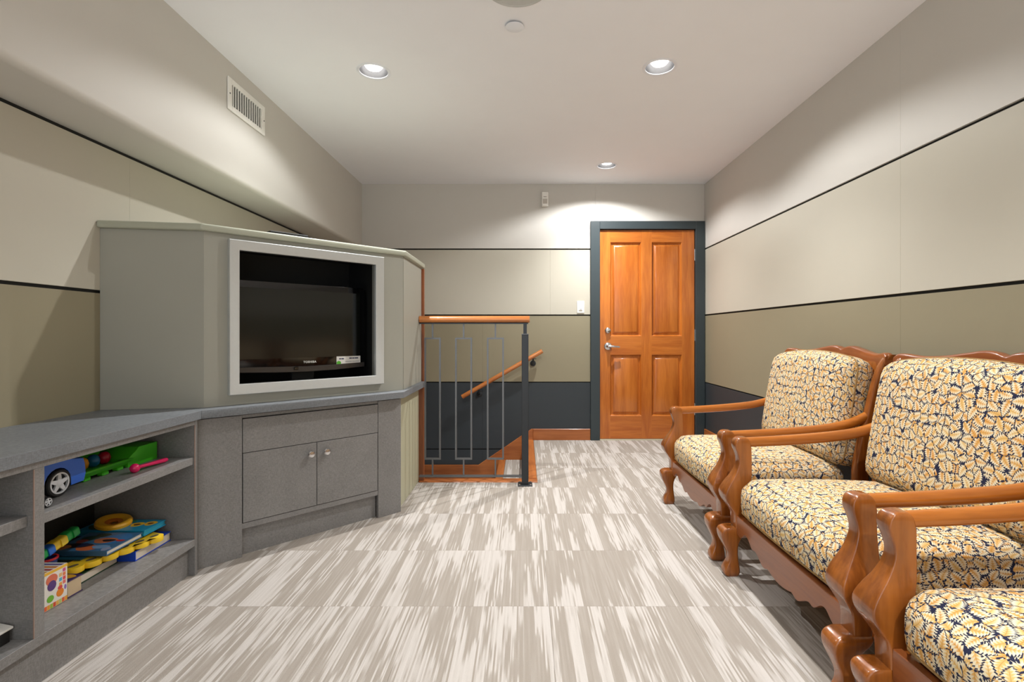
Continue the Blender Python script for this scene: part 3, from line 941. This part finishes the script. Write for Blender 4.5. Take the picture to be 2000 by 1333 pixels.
# ------------------------------------------------------------------ bookcase
bk = thing('bookcase', 'grey laminate open shelf unit along the left wall', 'bookcase', (-1.6, 1.3, 0))
DV0, DV1 = 1.463, 1.496
bx('side_panel', XL + .002, BX, 2.180, BY1, 0.0, 0.663, M_LAM, bk, 0.0008)
bx('side_panel', XL + .002, BX, BY0, BY0 + 0.02, 0.0, 0.663, M_LAM, bk, 0.0008)
bx('divider', XL + .012, BX, DV0, DV1, 0.157, 0.643, M_LAM, bk, 0.0008)
bx('top_rail', XL + .012, BX - 0.002, BY0 + 0.02, 2.180, 0.643, 0.663, M_LAM, bk)
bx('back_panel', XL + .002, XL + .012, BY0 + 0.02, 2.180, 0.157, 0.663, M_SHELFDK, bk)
bx('shelf', XL + .012, BX, BY0 + 0.02, 2.180, 0.127, 0.157, M_LAM, bk, 0.0008)
bx('shelf', XL + .012, BX - 0.006, DV1 + 0.0005, 2.1795, 0.475, 0.505, M_LAM, bk, 0.0008)
bx('shelf', XL + .012, BX - 0.018, BY0 + 0.0205, DV0 - 0.0005, 0.480, 0.510, M_LAM, bk, 0.0008)
bx('kick_board', BX - 0.045, BX - 0.028, BY0 + 0.02, 2.180, 0.0, 0.127, M_LAM, bk)
for (nm, y0, y1, z0, z1) in (('edge_seam', DV0 - 0.0006, DV0 + 0.0018, 0.158, 0.642), ('edge_seam', 2.1785, 2.1812, 0.158, 0.642)):
    bx(nm, BX - 0.002, BX + 0.0003, y0, y1, z0, z1, M_LAMEDGE, bk)

# ------------------------------------------------------------------ toys and books
ZS = 0.505; ZB = 0.157
# blue car
car = thing('toy_car', 'blue plastic toy car with silver spoked wheels on the middle shelf', 'toy car', (-1.58, 1.63, ZS))
Mblue = col('toy_blue', 30, 98, 205, 0.25, var=0.03); Mtyre = col('toy_tyre', 20, 20, 22, 0.7)
Msil = col('toy_silver', 205, 208, 212, 0.3, var=0.02)
y0, y1 = 1.502, 1.762
side = [(y0 + .004, ZS + .03), (y0, ZS + .06), (y0 + .03, ZS + .085), (y0 + .07, ZS + .095), (y0 + .10, ZS + .122), (y0 + .17, ZS + .124),
        (y0 + .205, ZS + .112), (y0 + .25, ZS + .104), (y1 - .004, ZS + .085), (y1, ZS + .05), (y1 - .008, ZS + .024)]
def arch(cy, r, z):
    return [(cy + r * math.cos(math.radians(a)), z + r * math.sin(math.radians(a))) for a in range(0, 181, 20)]
wz = ZS + 0.044
poly = side + [(1.703, ZS + .022)] + arch(1.652, 0.050, wz) + [(1.60, ZS + .022)] + [(1.592, ZS + .022)] + [(1.545, ZS + .02)]
cmb = MB()
rings = []
for x, k in ((-1.66, 0.93), (-1.652, 0.97), (-1.64, 1.0), (-1.52, 1.0), (-1.508, 0.985), (-1.502, 0.95)):
    cyc, czc = 1.632, ZS + 0.06
    rings.append([(x, cyc + (p[0] - cyc) * k, czc + (p[1] - czc) * k) for p in poly])
cmb.loft(rings).build('body', Mblue, car)
MB().box(-1.658, -1.53, y0 + 0.095, y0 + 0.19, ZS + 0.10, ZS + 0.1265).build('roof', Mblue, car, 0.006, 2)
MB().box(-1.63, -1.53, y1 - 0.012, y1 + 0.004, ZS + 0.026, ZS + 0.046).build('bumper', Mblue, car, 0.004, 2)
def wheel(name, cx, cy, cz, r, w, parent, spokes=5):
    t = MB().lathe([(0.0, -w), (r * 0.9, -w), (r, -w * 0.75), (r, -w * 0.12), (r * 0.93, 0.0), (r * 0.80, 0.0), (r * 0.78, -w * 0.25), (0, -w * 0.25)], (cx, cy, cz), 'x', 28).build(name, Mtyre, parent)
    h = MB()
    rr = r * 0.78
    h.lathe([(rr, -w * 0.2), (rr, 0.001), (rr * 0.86, 0.001), (rr * 0.86, -w * 0.2)], (cx, cy, cz), 'x', 28, caps=False)
    h.lathe([(rr * 0.36, -w * .25), (rr * 0.34, 0.0), (rr * 0.2, 0.002), (0, 0.002)], (cx, cy, cz), 'x', 16)
    for k in range(spokes):
        a = 2 * PI * k / spokes + PI / 2
        Mr = Matrix.Translation((cx, cy, cz)) @ Matrix.Rotation(a, 4, 'X')
        h.prism([(rr * 0.2, -rr * 0.24), (rr * 0.9, -rr * 0.13), (rr * 0.9, rr * 0.13), (rr * 0.2, rr * 0.24)], 'x', -w * 0.2, 0.0, 0, Mr)
    h.build('rim', Msil, t)
wheel('wheel', -1.497, 1.652, wz, 0.044, 0.03, car)
wheel('wheel', -1.497, 1.548, wz, 0.044, 0.03, car)
# small car
sc_ = thing('toy_car', 'tiny dark toy car with a white wheel beside the blue one', 'toy car', (-1.455, 1.53, ZS))
MB().prism([(1.505, ZS + .010), (1.505, ZS + .022), (1.512, ZS + .030), (1.525, ZS + .040), (1.545, ZS + .040), (1.556, ZS + .030), (1.560, ZS + .012)], 'x', -1.475, -1.446).build('body', col('toy_dark', 28, 28, 30, 0.3), sc_, 0.003, 2)
for yy in (1.516, 1.551):
    wheel('wheel', -1.440, yy, ZS + 0.0155, 0.0155, 0.008, sc_)

# green bench toy
gt = thing('pounding_toy', 'bright green toy bench with coloured balls on the middle shelf', 'toy', (-1.62, 1.98, ZS))
Mg = col('toy_green', 70, 190, 32, 0.3, var=0.03)
gm = MB()
yl, ym, yr = 1.79, 2.03, 2.166
xf, xb = -1.548, -1.70
gm.prism([(xf - 0.012, ZS + .012), (xf, ZS + .03), (xf - .003, ZS + .036), (xf - .02, ZS + .036), (xf - .02, ZS + .022), (xb + .02, ZS + .022), (xb + .02, ZS + .075), (xb, ZS + .075), (xb, ZS + .012)], 'y', yl, ym)
gm.build('tray', Mg, gt, 0.003, 2)
gm = MB()
def gs(y, zt, ins): return [(xf - ins, y, ZS + .0), (xf - ins, y, ZS + zt), (xb + ins, y, ZS + zt), (xb + ins, y, ZS + .0)]
gm.loft([gs(ym - .02, .034, .006), gs(ym + .012, .056, .002), gs(ym + .03, .072, 0), gs(yr - .004, .072, 0), gs(yr, .068, .004)])
gm.build('end_block', Mg, gt, 0.003, 2)
for ya in (yl + 0.02, yl + .1, yl + .17):
    bx('foot', xf - 0.03, xf - 0.006, ya, ya + 0.03, ZS, ZS + 0.014, Mg, gt, 0.003)
    bx('foot', xb + 0.006, xb + 0.03, ya, ya + 0.03, ZS, ZS + 0.014, Mg, gt, 0.003)
for k, c in enumerate(((20, 70, 60), (232, 160, 40), (30, 110, 160), (170, 20, 50))):
    MB().lathe([(0.0, -.024), (.010, -.022), (.018, -.014), (.0215, 0), (.018, .014), (.010, .022), (0, .024)], (-1.625, yl + 0.042 + k * 0.05, ZS + .046), 'z', 18).build('ball', col('toy_ball', *c, 0.3), gt)
# mallet
ml = thing('toy_mallet', 'pink plastic toy mallet lying in front of the green toy', 'mallet', (-1.47, 2.0, ZS))
Mp = col('toy_pink', 222, 30, 96, 0.25, var=0.03)
MB().lathe([(0.0, -.0175), (.008, -.0157), (.0145, -.0095), (.0175, 0), (.0145, .0095), (.008, .0157), (0, .0175)], (-1.470, 1.935, ZS + .0178), 'z', 20).build('head', Mp, ml)
MB().tube([(-1.470, 1.945, ZS + .0178), (-1.467, 2.0, ZS + .0150), (-1.4645, 2.085, ZS + .0105), (-1.464, 2.098, ZS + .0105)], [.0065, .0068, .0092, .0075], 12).build('handle', Mp, ml)

# books at the bottom
def book(label, x0, x1, y0, y1, z0, z1, cover, pages=(222, 212, 196), rot=0.0, spine='back', group='books piled on the bottom shelf', prints=()):
    xc, yc = (x0 + x1) / 2, (y0 + y1) / 2
    t = thing('book', label, 'book', (xc, yc, z0), group)
    Mx = Matrix.Translation((xc, yc, 0)) @ Matrix.Rotation(rot, 4, 'Z')
    a0, a1, b0, b1 = x0 - xc, x1 - xc, y0 - yc, y1 - yc
    cv = col('book_cover', *cover, 0.35)
    c = 0.003
    m = MB()
    m.box(a0, a1, b0, b1, z0, z0 + c, 0, Mx).box(a0, a1, b0, b1, z1 - c, z1, 0, Mx)
    if spine == 'back': m.box(a0, a0 + c, b0, b1, z0 + c, z1 - c, 0, Mx)
    else: m.box(a0, a1, b0, b0 + c, z0 + c, z1 - c, 0, Mx)
    m.build('cover', cv, t)
    if spine == 'back': MB().box(a0 + c, a1 - .003, b0 + .003, b1 - .003, z0 + c, z1 - c, 0, Mx).build('pages', col('book_pages', *pages, 0.8), t)
    else: MB().box(a0 + .003, a1 - .003, b0 + c, b1 - .003, z0 + c, z1 - c, 0, Mx).build('pages', col('book_pages', *pages, 0.8), t)
    if prints:
        pm = MB()
        for (u0, u1, v0, v1, rgb) in prints:
            k = pm.mat(col('book_print', *rgb, 0.35))
            w, h = a1 - a0, b1 - b0
            # blobs: rounded patches printed on the cover
            pts = [(a0 + w * (u0 + u1) / 2 + w * (u1 - u0) / 2 * math.cos(q) * (1 + .12 * math.sin(3 * q)),
                    b0 + h * (v0 + v1) / 2 + h * (v1 - v0) / 2 * math.sin(q)) for q in [2 * PI * i / 20 for i in range(20)]]
            pm.prism(pts, 'z', z1 - 0.0001, z1 + 0.0002 + 0.00005 * len(pm.f) / 22, k, Mx)
        pm.build('cover_print', None, t)
    return t
book('thick blue hardback lying at the right end of the bottom shelf', -1.70, -1.492, 1.962, 2.165, ZB, ZB + .038, (24, 70, 190), rot=0.02,
     prints=((.45, .95, .5, .95, (40, 40, 110)), (.55, .85, .6, .85, (200, 90, 50)), (.2, .5, .6, .9, (30, 120, 190))), spine='near')
book('dark green book under the yellow scalloped book', -1.70, -1.548, 1.775, 1.955, ZB, ZB + .032, (24, 62, 36), rot=0.03, spine='near')
book('dark teal book under the comic cover in the pile', -1.77, -1.585, 1.83, 2.0, ZB + .055, ZB + .067, (24, 70, 84), (90, 100, 90), group='books piled on the bottom shelf')
book('slim black book under the cyan book', -1.78, -1.60, 2.045, 2.155, ZB + .039, ZB + .067, (30, 32, 36), (150, 140, 120))
book('plain dark book at the back supporting the pile', -1.80, -1.715, 1.80, 2.10, ZB, ZB + .054, (40, 44, 34), (120, 110, 90))
book('blue comic book with an orange corner on top of the pile', -1.72, -1.512, 1.855, 2.03, ZB + .068, ZB + .086, (64, 110, 150), rot=0.0, spine='near',
     prints=((.35, .75, .02, .3, (216, 110, 60)), (.0, .55, .15, .4, (60, 40, 40)), (.55, .95, .35, .95, (50, 120, 180)), (.4, .8, .4, .7, (190, 110, 70)), (.55, .78, .48, .62, (40, 28, 36)), (.8, .95, .5, .6, (200, 40, 40)), (.1, .4, .5, .8, (46, 70, 60)), (.84, .98, .02, .2, (150, 160, 190)), (.02, .22, .05, .3, (200, 130, 70)), (.25, .5, .72, .95, (36, 56, 50)), (.12, .3, .4, .6, (150, 70, 60)), (.6, .9, .12, .3, (120, 160, 200)), (.3, .45, .2, .4, (30, 40, 70))))
bx_o = None
book('cyan book with yellow flowers lying across the top of the pile', -1.78, -1.51, 2.037, 2.160, ZB + .068, ZB + .090, (28, 150, 190), (40, 150, 180), rot=0.0,
     prints=((.62, .8, .35, .75, (236, 190, 40)), (.8, .96, .45, .85, (230, 180, 40)), (.66, .76, .45, .62, (120, 70, 30)), (.84, .92, .55, .72, (120, 70, 30)), (.05, .4, .1, .6, (40, 90, 60)), (.15, .4, .3, .8, (200, 170, 40)), (.4, .6, .75, .95, (80, 170, 90))))
# yellow scalloped book
ys_ = thing('scalloped_book', 'yellow board book with a scalloped edge and round windows', 'book', (-1.55, 1.93, ZB + .040), 'books piled on the bottom shelf')
My = col('book_yellow', 240, 200, 40, 0.35); My2 = col('window_print', 110, 96, 70, 0.4); My3 = col('page_stripe', 226, 160, 40, 0.5)
p0, p1 = Vector((-1.585, 1.765)), Vector((-1.475, 2.085))
dirv = (p1 - p0).normalized(); prp = Vector((dirv.y, -dirv.x))
m = MB(); outl = []
nl = 6; Ls = (p1 - p0).length / nl
for i in range(nl):
    c = p0 + dirv * (Ls * (i + .5))
    for k in range(9):
        a = math.radians(-72 + 144 * k / 8)
        outl.append(c + (prp * math.cos(a) * 0.9 + dirv * math.sin(a)) * Ls * 0.55)
    MB().prism([tuple(c - prp * 0.002 + (prp * math.cos(2 * PI * k / 14) * .55 + dirv * math.sin(2 * PI * k / 14)) * Ls * 0.30) for k in range(14)], 'z', ZB + .0605, ZB + .0613).build('window_print', My2, ys_)
outl.append(p1 - prp * 0.05); outl.append(p0 - prp * 0.05)
pg = [tuple(p) for p in outl]
m.prism(pg, 'z', ZB + .0405, ZB + .0605).build('scalloped_cover', My, ys_, 0.003, 2)
for k in range(5):
    q0 = p0 - prp * (0.03) + dirv * (0.02 + k * 0.05)
    MB().prism([tuple(q0), tuple(q0 + dirv * 0.006), tuple(q0 + dirv * 0.05 - prp * 0.024), tuple(q0 + dirv * 0.044 - prp * 0.024)], 'z', ZB + .0605, ZB + .0612).build('page_stripe', My3, ys_)
# ring toy
rg_ = thing('toy_ring', 'yellow plastic ring lying on the cyan book', 'toy ring', (-1.672, 2.088, ZB + .09))
Mx = Matrix.Translation((-1.672, 2.088, ZB + .1055)) @ Matrix.Rotation(math.radians(8), 4, 'Y') @ Matrix.Rotation(math.radians(4), 4, 'X')
MB().lathe([(.030, -.006), (.055, -.011), (.062, -.006), (.063, .004), (.058, .011), (.050, .012), (.030, .004)], (0, 0, 0), 'z', 36, caps=False, M=Mx).build('outer_ring', col('ring_yellow', 238, 176, 36, 0.35), rg_)
MB().lathe([(.031, -.006), (.031, .003), (.014, .001), (.013, -.003), (.014, -.006), (.031, -.006)], (0, 0, 0), 'z', 30, caps=False, M=Mx).build('inner_disc', col('ring_orange', 200, 110, 24, 0.4), rg_)

# thick block book and printed box
book('thick pale paged book with a purple and yellow cover beside the printed box', -1.66, -1.503, 1.688, 1.745, ZB, ZB + .056, (70, 54, 100), (206, 184, 150), spine='back',
     prints=((.55, .95, .3, .9, (226, 170, 50)), (.1, .5, .2, .8, (90, 70, 120))), group='books piled on the bottom shelf')
pb = thing('printed_box', 'white cardboard box printed with colourful cups and squares', 'box', (-1.55, 1.62, ZB))
bx('carton', -1.60, -1.50, 1.562, 1.683, ZB, ZB + .122, col('carton_white', 240, 236, 228, 0.5, var=0.01), pb, 0.001)
pm = MB(); Xp = -1.4999
def pbx(y0, y1, z0, z1, c): pm.box(Xp - .0003, Xp + .0003, y0, y1, ZB + z0, ZB + z1, pm.mat(col('carton_print', *c, 0.5)))
pbx(1.600, 1.683, .112, .121, (240, 190, 60))
cols = [(240, 110, 60), (240, 170, 60), (170, 200, 70), (230, 90, 50), (240, 190, 90), (200, 210, 120)]
for k in range(8): pbx(1.601 + k * .0103, 1.610 + k * .0103, .002, .016, cols[k % 6])
for k in range(4): pbx(1.666, 1.676, .060 + k * .013, .071 + k * .013, [(240, 120, 110), (228, 80, 90), (236, 130, 80), (210, 90, 150)][k])
for k in range(3): pbx(1.653, 1.663, .058 + k * .015, .069 + k * .015, [(240, 170, 80), (90, 180, 220), (240, 190, 120)][k])
def blob(yc, zc, ry, rz, c, lift=0.0006):
    pm.prism([(yc + ry * math.cos(2 * PI * k / 18), ZB + zc + rz * math.sin(2 * PI * k / 18)) for k in range(18)], 'x', Xp, Xp + lift, pm.mat(col('carton_print', *c, 0.5)))
blob(1.627, .092, .020, .017, (226, 120, 90)); blob(1.627, .073, .015, .016, (92, 60, 130), .0009)
blob(1.622, .033, .012, .011, (120, 190, 60)); blob(1.656, .038, .013, .013, (240, 140, 40)); blob(1.656, .054, .008, .006, (230, 80, 80), .0009)
blob(1.675, .047, .004, .008, (150, 120, 200))
pm.build('front_print', None, pb)
tp = MB()
for k in range(6):
    tp.box(-1.598, -1.502, 1.566 + k * .0195, 1.576 + k * .0195, ZB + .1218, ZB + .1225, tp.mat(col('carton_print', *[(214, 120, 70), (120, 90, 150), (226, 170, 70), (190, 80, 90), (230, 140, 60), (110, 100, 160)][k], 0.5)))
tp.build('top_print', None, pb)
# cup and block chain
cu = thing('toy_cup', 'dark blue toy cup with a red rim behind the printed box', 'toy cup', (-1.60, 1.718, ZB + .057))
MB().lathe([(.020, 0), (.026, .045), (.028, .062), (.025, .062), (.022, .008), (0, .006)], (-1.60, 1.718, ZB + .057), 'z', 26).build('cup', col('cup_blue', 20, 50, 120, 0.3), cu)
MB().lathe([(.0275, .058), (.0300, .060), (.0300, .066), (.0255, .066), (.0255, .058)], (-1.60, 1.718, ZB + .057), 'z', 26, caps=False).build('rim', col('cup_red', 190, 30, 40, 0.3), cu)
ch = thing('block_chain', 'green, blue and yellow plastic block chain on the toy cup', 'toy', (-1.6, 1.74, ZB + .125))
for k, c in enumerate(((30, 160, 80), (30, 110, 210), (240, 204, 50), (244, 214, 60), (24, 160, 70), (20, 150, 66))):
    yy = 1.682 + k * .0235
    Mx = Matrix.Translation((-1.60 + .004 * (k % 2), yy + .012, ZB + .141 + .006 * k)) @ Matrix.Rotation(math.radians(14), 4, 'X')
    MB().prism(rrect(-.016, .016, -.0165, .0165, .008), 'y', -.0125, .0125, 0, Mx).build('block', col('block', *c, 0.3), ch, 0.003, 2)
# black and white case in the left bay
wc = thing('white_lidded_case', 'black case with a glossy white lid at the bottom of the left bay', 'case', (-1.6, 1.3, ZB))
bx('case', -1.76, -1.455, 1.10, 1.452, ZB, ZB + .035, M_BLACK, wc, 0.003)
MB().prism([(-1.76, ZB + .0355), (-1.452, ZB + .0355), (-1.452, ZB + .042), (-1.49, ZB + .050), (-1.76, ZB + .058)], 'y', 1.09, 1.458).build('lid', M_WHITE, wc, 0.003, 2)

# ------------------------------------------------------------------ armchairs
def sect(z, xf, xb, y0, y1, r=0.010):
    return [(p[0], p[1], z) for p in rrect(xf, xb, min(y0, y1), max(y0, y1), r, 3)]
CXO = 0.905

def cushion(sx, sy, sz, rx, puff, n=(14, 18, 8), deform=None, front_flow=True):
    """rounded puffed box; UV in metres taken from the unrounded faces"""
    m = MB(); m.uv = []
    hx, hy, hz = sx / 2, sy / 2, sz / 2
    idx = {}
    def P(q):
        x, y, z = q
        r = rx
        ix, iy, iz = max(min(x, hx - r), -(hx - r)), max(min(y, hy - r), -(hy - r)), max(min(z, hz - min(r, hz * .95)), -(hz - min(r, hz * .95)))
        d = Vector((x - ix, y - iy, z - iz))
        if d.length > 1e-9:
            mx = max(abs(d.x), abs(d.y), abs(d.z))
            d = d.normalized() * (mx if True else 0)
        p = Vector((ix, iy, iz)) + d
        bx_ = max(0, 1 - (x / hx) ** 2); by_ = max(0, 1 - (y / hy) ** 2); bz_ = max(0, 1 - (z / hz) ** 2)
        p.x += puff[0] * (x / hx) * (by_ * bz_) ** 0.5
        p.y += puff[1] * (y / hy) * (bx_ * bz_) ** 0.5
        p.z += puff[2] * (z / hz) * (bx_ * by_) ** 0.5
        return deform(p) if deform else p
    def vid(q):
        key = tuple(round(c, 5) for c in q)
        if key not in idx:
            idx[key] = m.addv([P(q)])
        return idx[key]
    def grid(axis, sign, na, nb):
        ax = [0, 1, 2]; ax.remove(axis)
        h = (hx, hy, hz)
        for i in range(na):
            for j in range(nb):
                quad = []; uvq = []
                for (a, b) in ((i, j), (i + 1, j), (i + 1, j + 1), (i, j + 1)):
                    q = [0, 0, 0]
                    q[axis] = sign * h[axis]
                    q[ax[0]] = -h[ax[0]] + 2 * h[ax[0]] * a / na
                    q[ax[1]] = -h[ax[1]] + 2 * h[ax[1]] * b / nb
                    quad.append(vid(q))
                    if axis == 2: uvq.append((q[1], q[0] * sign + (5 if sign < 0 else 0)))
                    elif axis == 0:
                        uvq.append((q[1], (-hx - hz + q[2]) if sign < 0 else 3 + q[2]))
                    else: uvq.append((7 + q[0] + sign, q[2]))
                m.face(quad); m.uv.append(uvq)
    nx, ny, nz = n
    for s in (-1, 1):
        grid(2, s, nx, ny); grid(0, s, ny, nz); grid(1, s, nx, nz)
    return m, P

def make_chair(label, loc):
    t = thing('armchair', label, 'armchair', loc, 'leaf print armchairs along the right wall')
    ox, oy = loc[0] - CXO, loc[1]
    T = Matrix.Translation((ox, oy, 0))
    def bl(m, name, mat, parent=t, **k):
        m.v = [T @ p for p in m.v]
        return m.build(name, mat, parent, **k)
    for s in (1, -1):
        # cabriole leg
        L = [(0, .858, .906, -.020, .022), (.012, .849, .913, -.024, .028), (.034, .852, .914, -.024, .028), (.065, .866, .910, -.022, .022),
             (.095, .866, .907, -.022, .020), (.130, .850, .908, -.024, .026), (.160, .837, .918, -.027, .036), (.185, .835, .936, -.028, .042),
             (.200, .844, .945, -.028, .040), (.208, .862, .945, -.028, .034)]
        m = MB()
        m.loft([sect(q[0], q[1], q[2], s * (.385 + q[3]), s * (.385 + q[4]), .008) for q in smooth_path(L, 3)])
        bl(m, 'front_leg', M_CHAIR, smooth=50)
        # arm support
        Pp = [(.208, .893, .945, -.030, .032), (.262, .890, .945, -.030, .034), (.295, .872, .944, -.030, .042), (.325, .853, .946, -.030, .052), (.355, .850, .950, -.030, .055),
              (.390, .866, .957, -.028, .046), (.425, .888, .963, -.024, .034), (.460, .904, .965, -.022, .026), (.490, .910, .965, -.021, .023),
              (.520, .904, .964, -.022, .024), (.548, .894, .962, -.024, .027), (.570, .895, .957, -.025, .027), (.584, .904, .950, -.024, .025), (.590, .916, .942, -.018, .020)]
        m = MB()
        m.loft([sect(q[0], q[1], q[2], s * (.385 + q[3]), s * (.385 + q[4]), .0055) for q in smooth_path(Pp, 3)])
        bl(m, 'arm_support', M_CHAIR, smooth=32)
        # arm rod
        Pa = smooth_path([(.935, s * .387, .566), (1.08, s * .389, .572), (1.25, s * .392, .583), (1.40, s * .395, .600), (1.50, s * .397, .626), (1.575, s * .398, .662)], 5)
        m = MB()
        m.tube(Pa, [.0205 + .002 * math.sin(PI * i / (len(Pa) - 1)) for i in range(len(Pa))], 14)
        bl(m, 'arm_rest', M_CHAIRX, smooth=60)
        # back post running down into the rear leg
        Pb = [(0, 1.600, 1.640, .385), (.15, 1.550, 1.600, .388), (.30, 1.508, 1.572, .392), (.42, 1.502, 1.572, .396), (.55, 1.524, 1.594, .398), (.66, 1.550, 1.614, .400), (.78, 1.578, 1.634, .402),
              (.86, 1.600, 1.650, .408), (.91, 1.618, 1.664, .418), (.938, 1.634, 1.674, .430)]
        m = MB()
        m.loft([sect(q[0], q[1], q[2], s * (q[3] - .021), s * (q[3] + .021), .014) for q in smooth_path(Pb, 4)])
        bl(m, 'back_post', M_CHAIR, smooth=60)
        # side rail
        m = MB().box(.946, 1.52, s * .372 - .012, s * .372 + .012, .185, .262)
        bl(m, 'side_rail', M_CHAIRX, bevel=.002)
    # crest rail, bowed back, with two humps meeting in a notch
    zt = smooth_path([(-.440, .932), (-.425, .944), (-.395, .945), (-.33, .938), (-.24, .944), (-.15, .959), (-.085, .969), (-.035, .964), (0, .953), (.035, .964), (.085, .969), (.15, .959), (.24, .944), (.33, .938), (.395, .945), (.425, .944), (.440, .932)], 4)
    m = MB(); rings = []
    for y, z in zt:
        xx = 1.715 - .072 * (y / .43) ** 2
        h = .075 - .028 * (abs(y) / .44) ** 6
        pts = rrect(xx - .022, xx + .018, z - h, z, .011, 3)
        rings.append([(p[0], y, p[1]) for p in pts])
    m.loft(rings)
    bl(m, 'crest_rail', M_CHAIRY, smooth=60)
    m = MB().box(1.545, 1.58, -.378, .378, .40, .46)
    bl(m, 'lower_back_rail', M_CHAIRY, bevel=.003)
    m = MB().box(1.53, 1.56, -.378, .378, .19, .262)
    bl(m, 'rear_rail', M_CHAIRY, bevel=.003)
    # back panel
    m = MB(); rings = []
    for k in range(9):
        z = .45 + (.90 - .45) * k / 8
        x = 1.565 + (z - .45) * .19
        rings.append([(x, -.382, z), (x + .012, -.382, z), (x + .012, .382, z), (x, .382, z)])
    m.loft(rings)
    bl(m, 'back_panel', M_CHAIR)
    # scalloped apron
    pts = [(-.356, .262), (-.356, .188)]
    wav = smooth_path([(-.356, .186), (-.33, .180), (-.305, .190), (-.28, .208), (-.25, .203), (-.215, .178), (-.19, .181), (-.165, .173), (-.12, .150), (-.085, .159), (-.06, .153), (0, .145),
                       (.06, .153), (.085, .159), (.12, .150), (.165, .173), (.19, .181), (.215, .178), (.25, .203), (.28, .208), (.305, .190), (.33, .180), (.356, .186)], 3)
    m = MB()
    m.loft([[(x, y, z) for (x, z) in ((.896, zz), (.920, zz), (.920, .262), (.896, .262))] for y, zz in wav])
    bl(m, 'front_apron', M_CHAIRY, bevel=.002)
    m = MB().box(.921, 1.529, -.358, .358, .243, .256)
    bl(m, 'seat_deck', M_CHAIR)
    # seat cushion
    zc = .340
    def ds(p):
        k = (p.x + .3) / .6
        if p.x < -.15:
            p.x += -0.004 * max(0, 1 - (p.y / .36) ** 2)
        p.z -= .010 * max(0, min(1, k)) * (p.z > 0)
        return Vector((p.x + 1.205, p.y, p.z + zc))
    m, P = cushion(.612, .706, .172, .060, (.014, .004, .026), (16, 20, 8), ds)
    se = bl(m, 'seat_cushion', M_FABRIC, smooth=70)
    def pipe(P, zz, sx, sy, name, parent, axis='z'):
        hx, hy = sx / 2, sy / 2
        path = []
        N = 14
        for (ax, ay, bx2, by2) in ((-hx, -hy, hx, -hy), (hx, -hy, hx, hy), (hx, hy, -hx, hy), (-hx, hy, -hx, -hy)):
            for k in range(N):
                a = ax + (bx2 - ax) * k / N; b = ay + (by2 - ay) * k / N
                path.append(P((a, b, zz)) if axis == 'z' else P((zz, a, b)))
        mm = MB().tube(path, .0042, 6, closed=True)
        return bl(mm, name, M_PIPE, parent, smooth=60)
    pipe(P, -.050, .612, .706, 'piping', se)
    # back cushion
    tilt = math.radians(9.5)
    def dbk(p):
        x, y, z = p
        f = (z + .255) / .51
        if z > 0:
            z += .030 * (z / .255) * (1 - (y / .37) ** 2)
        y *= 1 - .02 * f
        # round the upper corners
        return Vector((1.533 + x * 1.0 + z * math.sin(tilt), y, .660 + z * math.cos(tilt) - x * math.sin(tilt)))
    m, P2 = cushion(.150, .742, .500, .055, (.022, .004, .004), (6, 20, 16), dbk)
    # remap UVs of front face is already in metres
    bc = bl(m, 'back_cushion', M_FABRIC, smooth=70)
    pipe(P2, -.022, .742, .500, 'piping', bc, 'x')
    return t
ch1 = make_chair('far wooden armchair with leaf print cushions, closest to the door', (CXO, 2.733, 0))
c2 = copy_tree(ch1); c2.location = (CXO + .004, 1.808, 0); c2['label'] = 'middle wooden armchair with leaf print cushions, whole seat and back in view'
c3 = copy_tree(ch1); c3.location = (CXO + .004, 0.895, 0); c3['label'] = 'nearest wooden armchair, only its arm and seat front seen at the picture corner'

for o in bpy.data.objects:
    if '_org' in o: del o['_org']
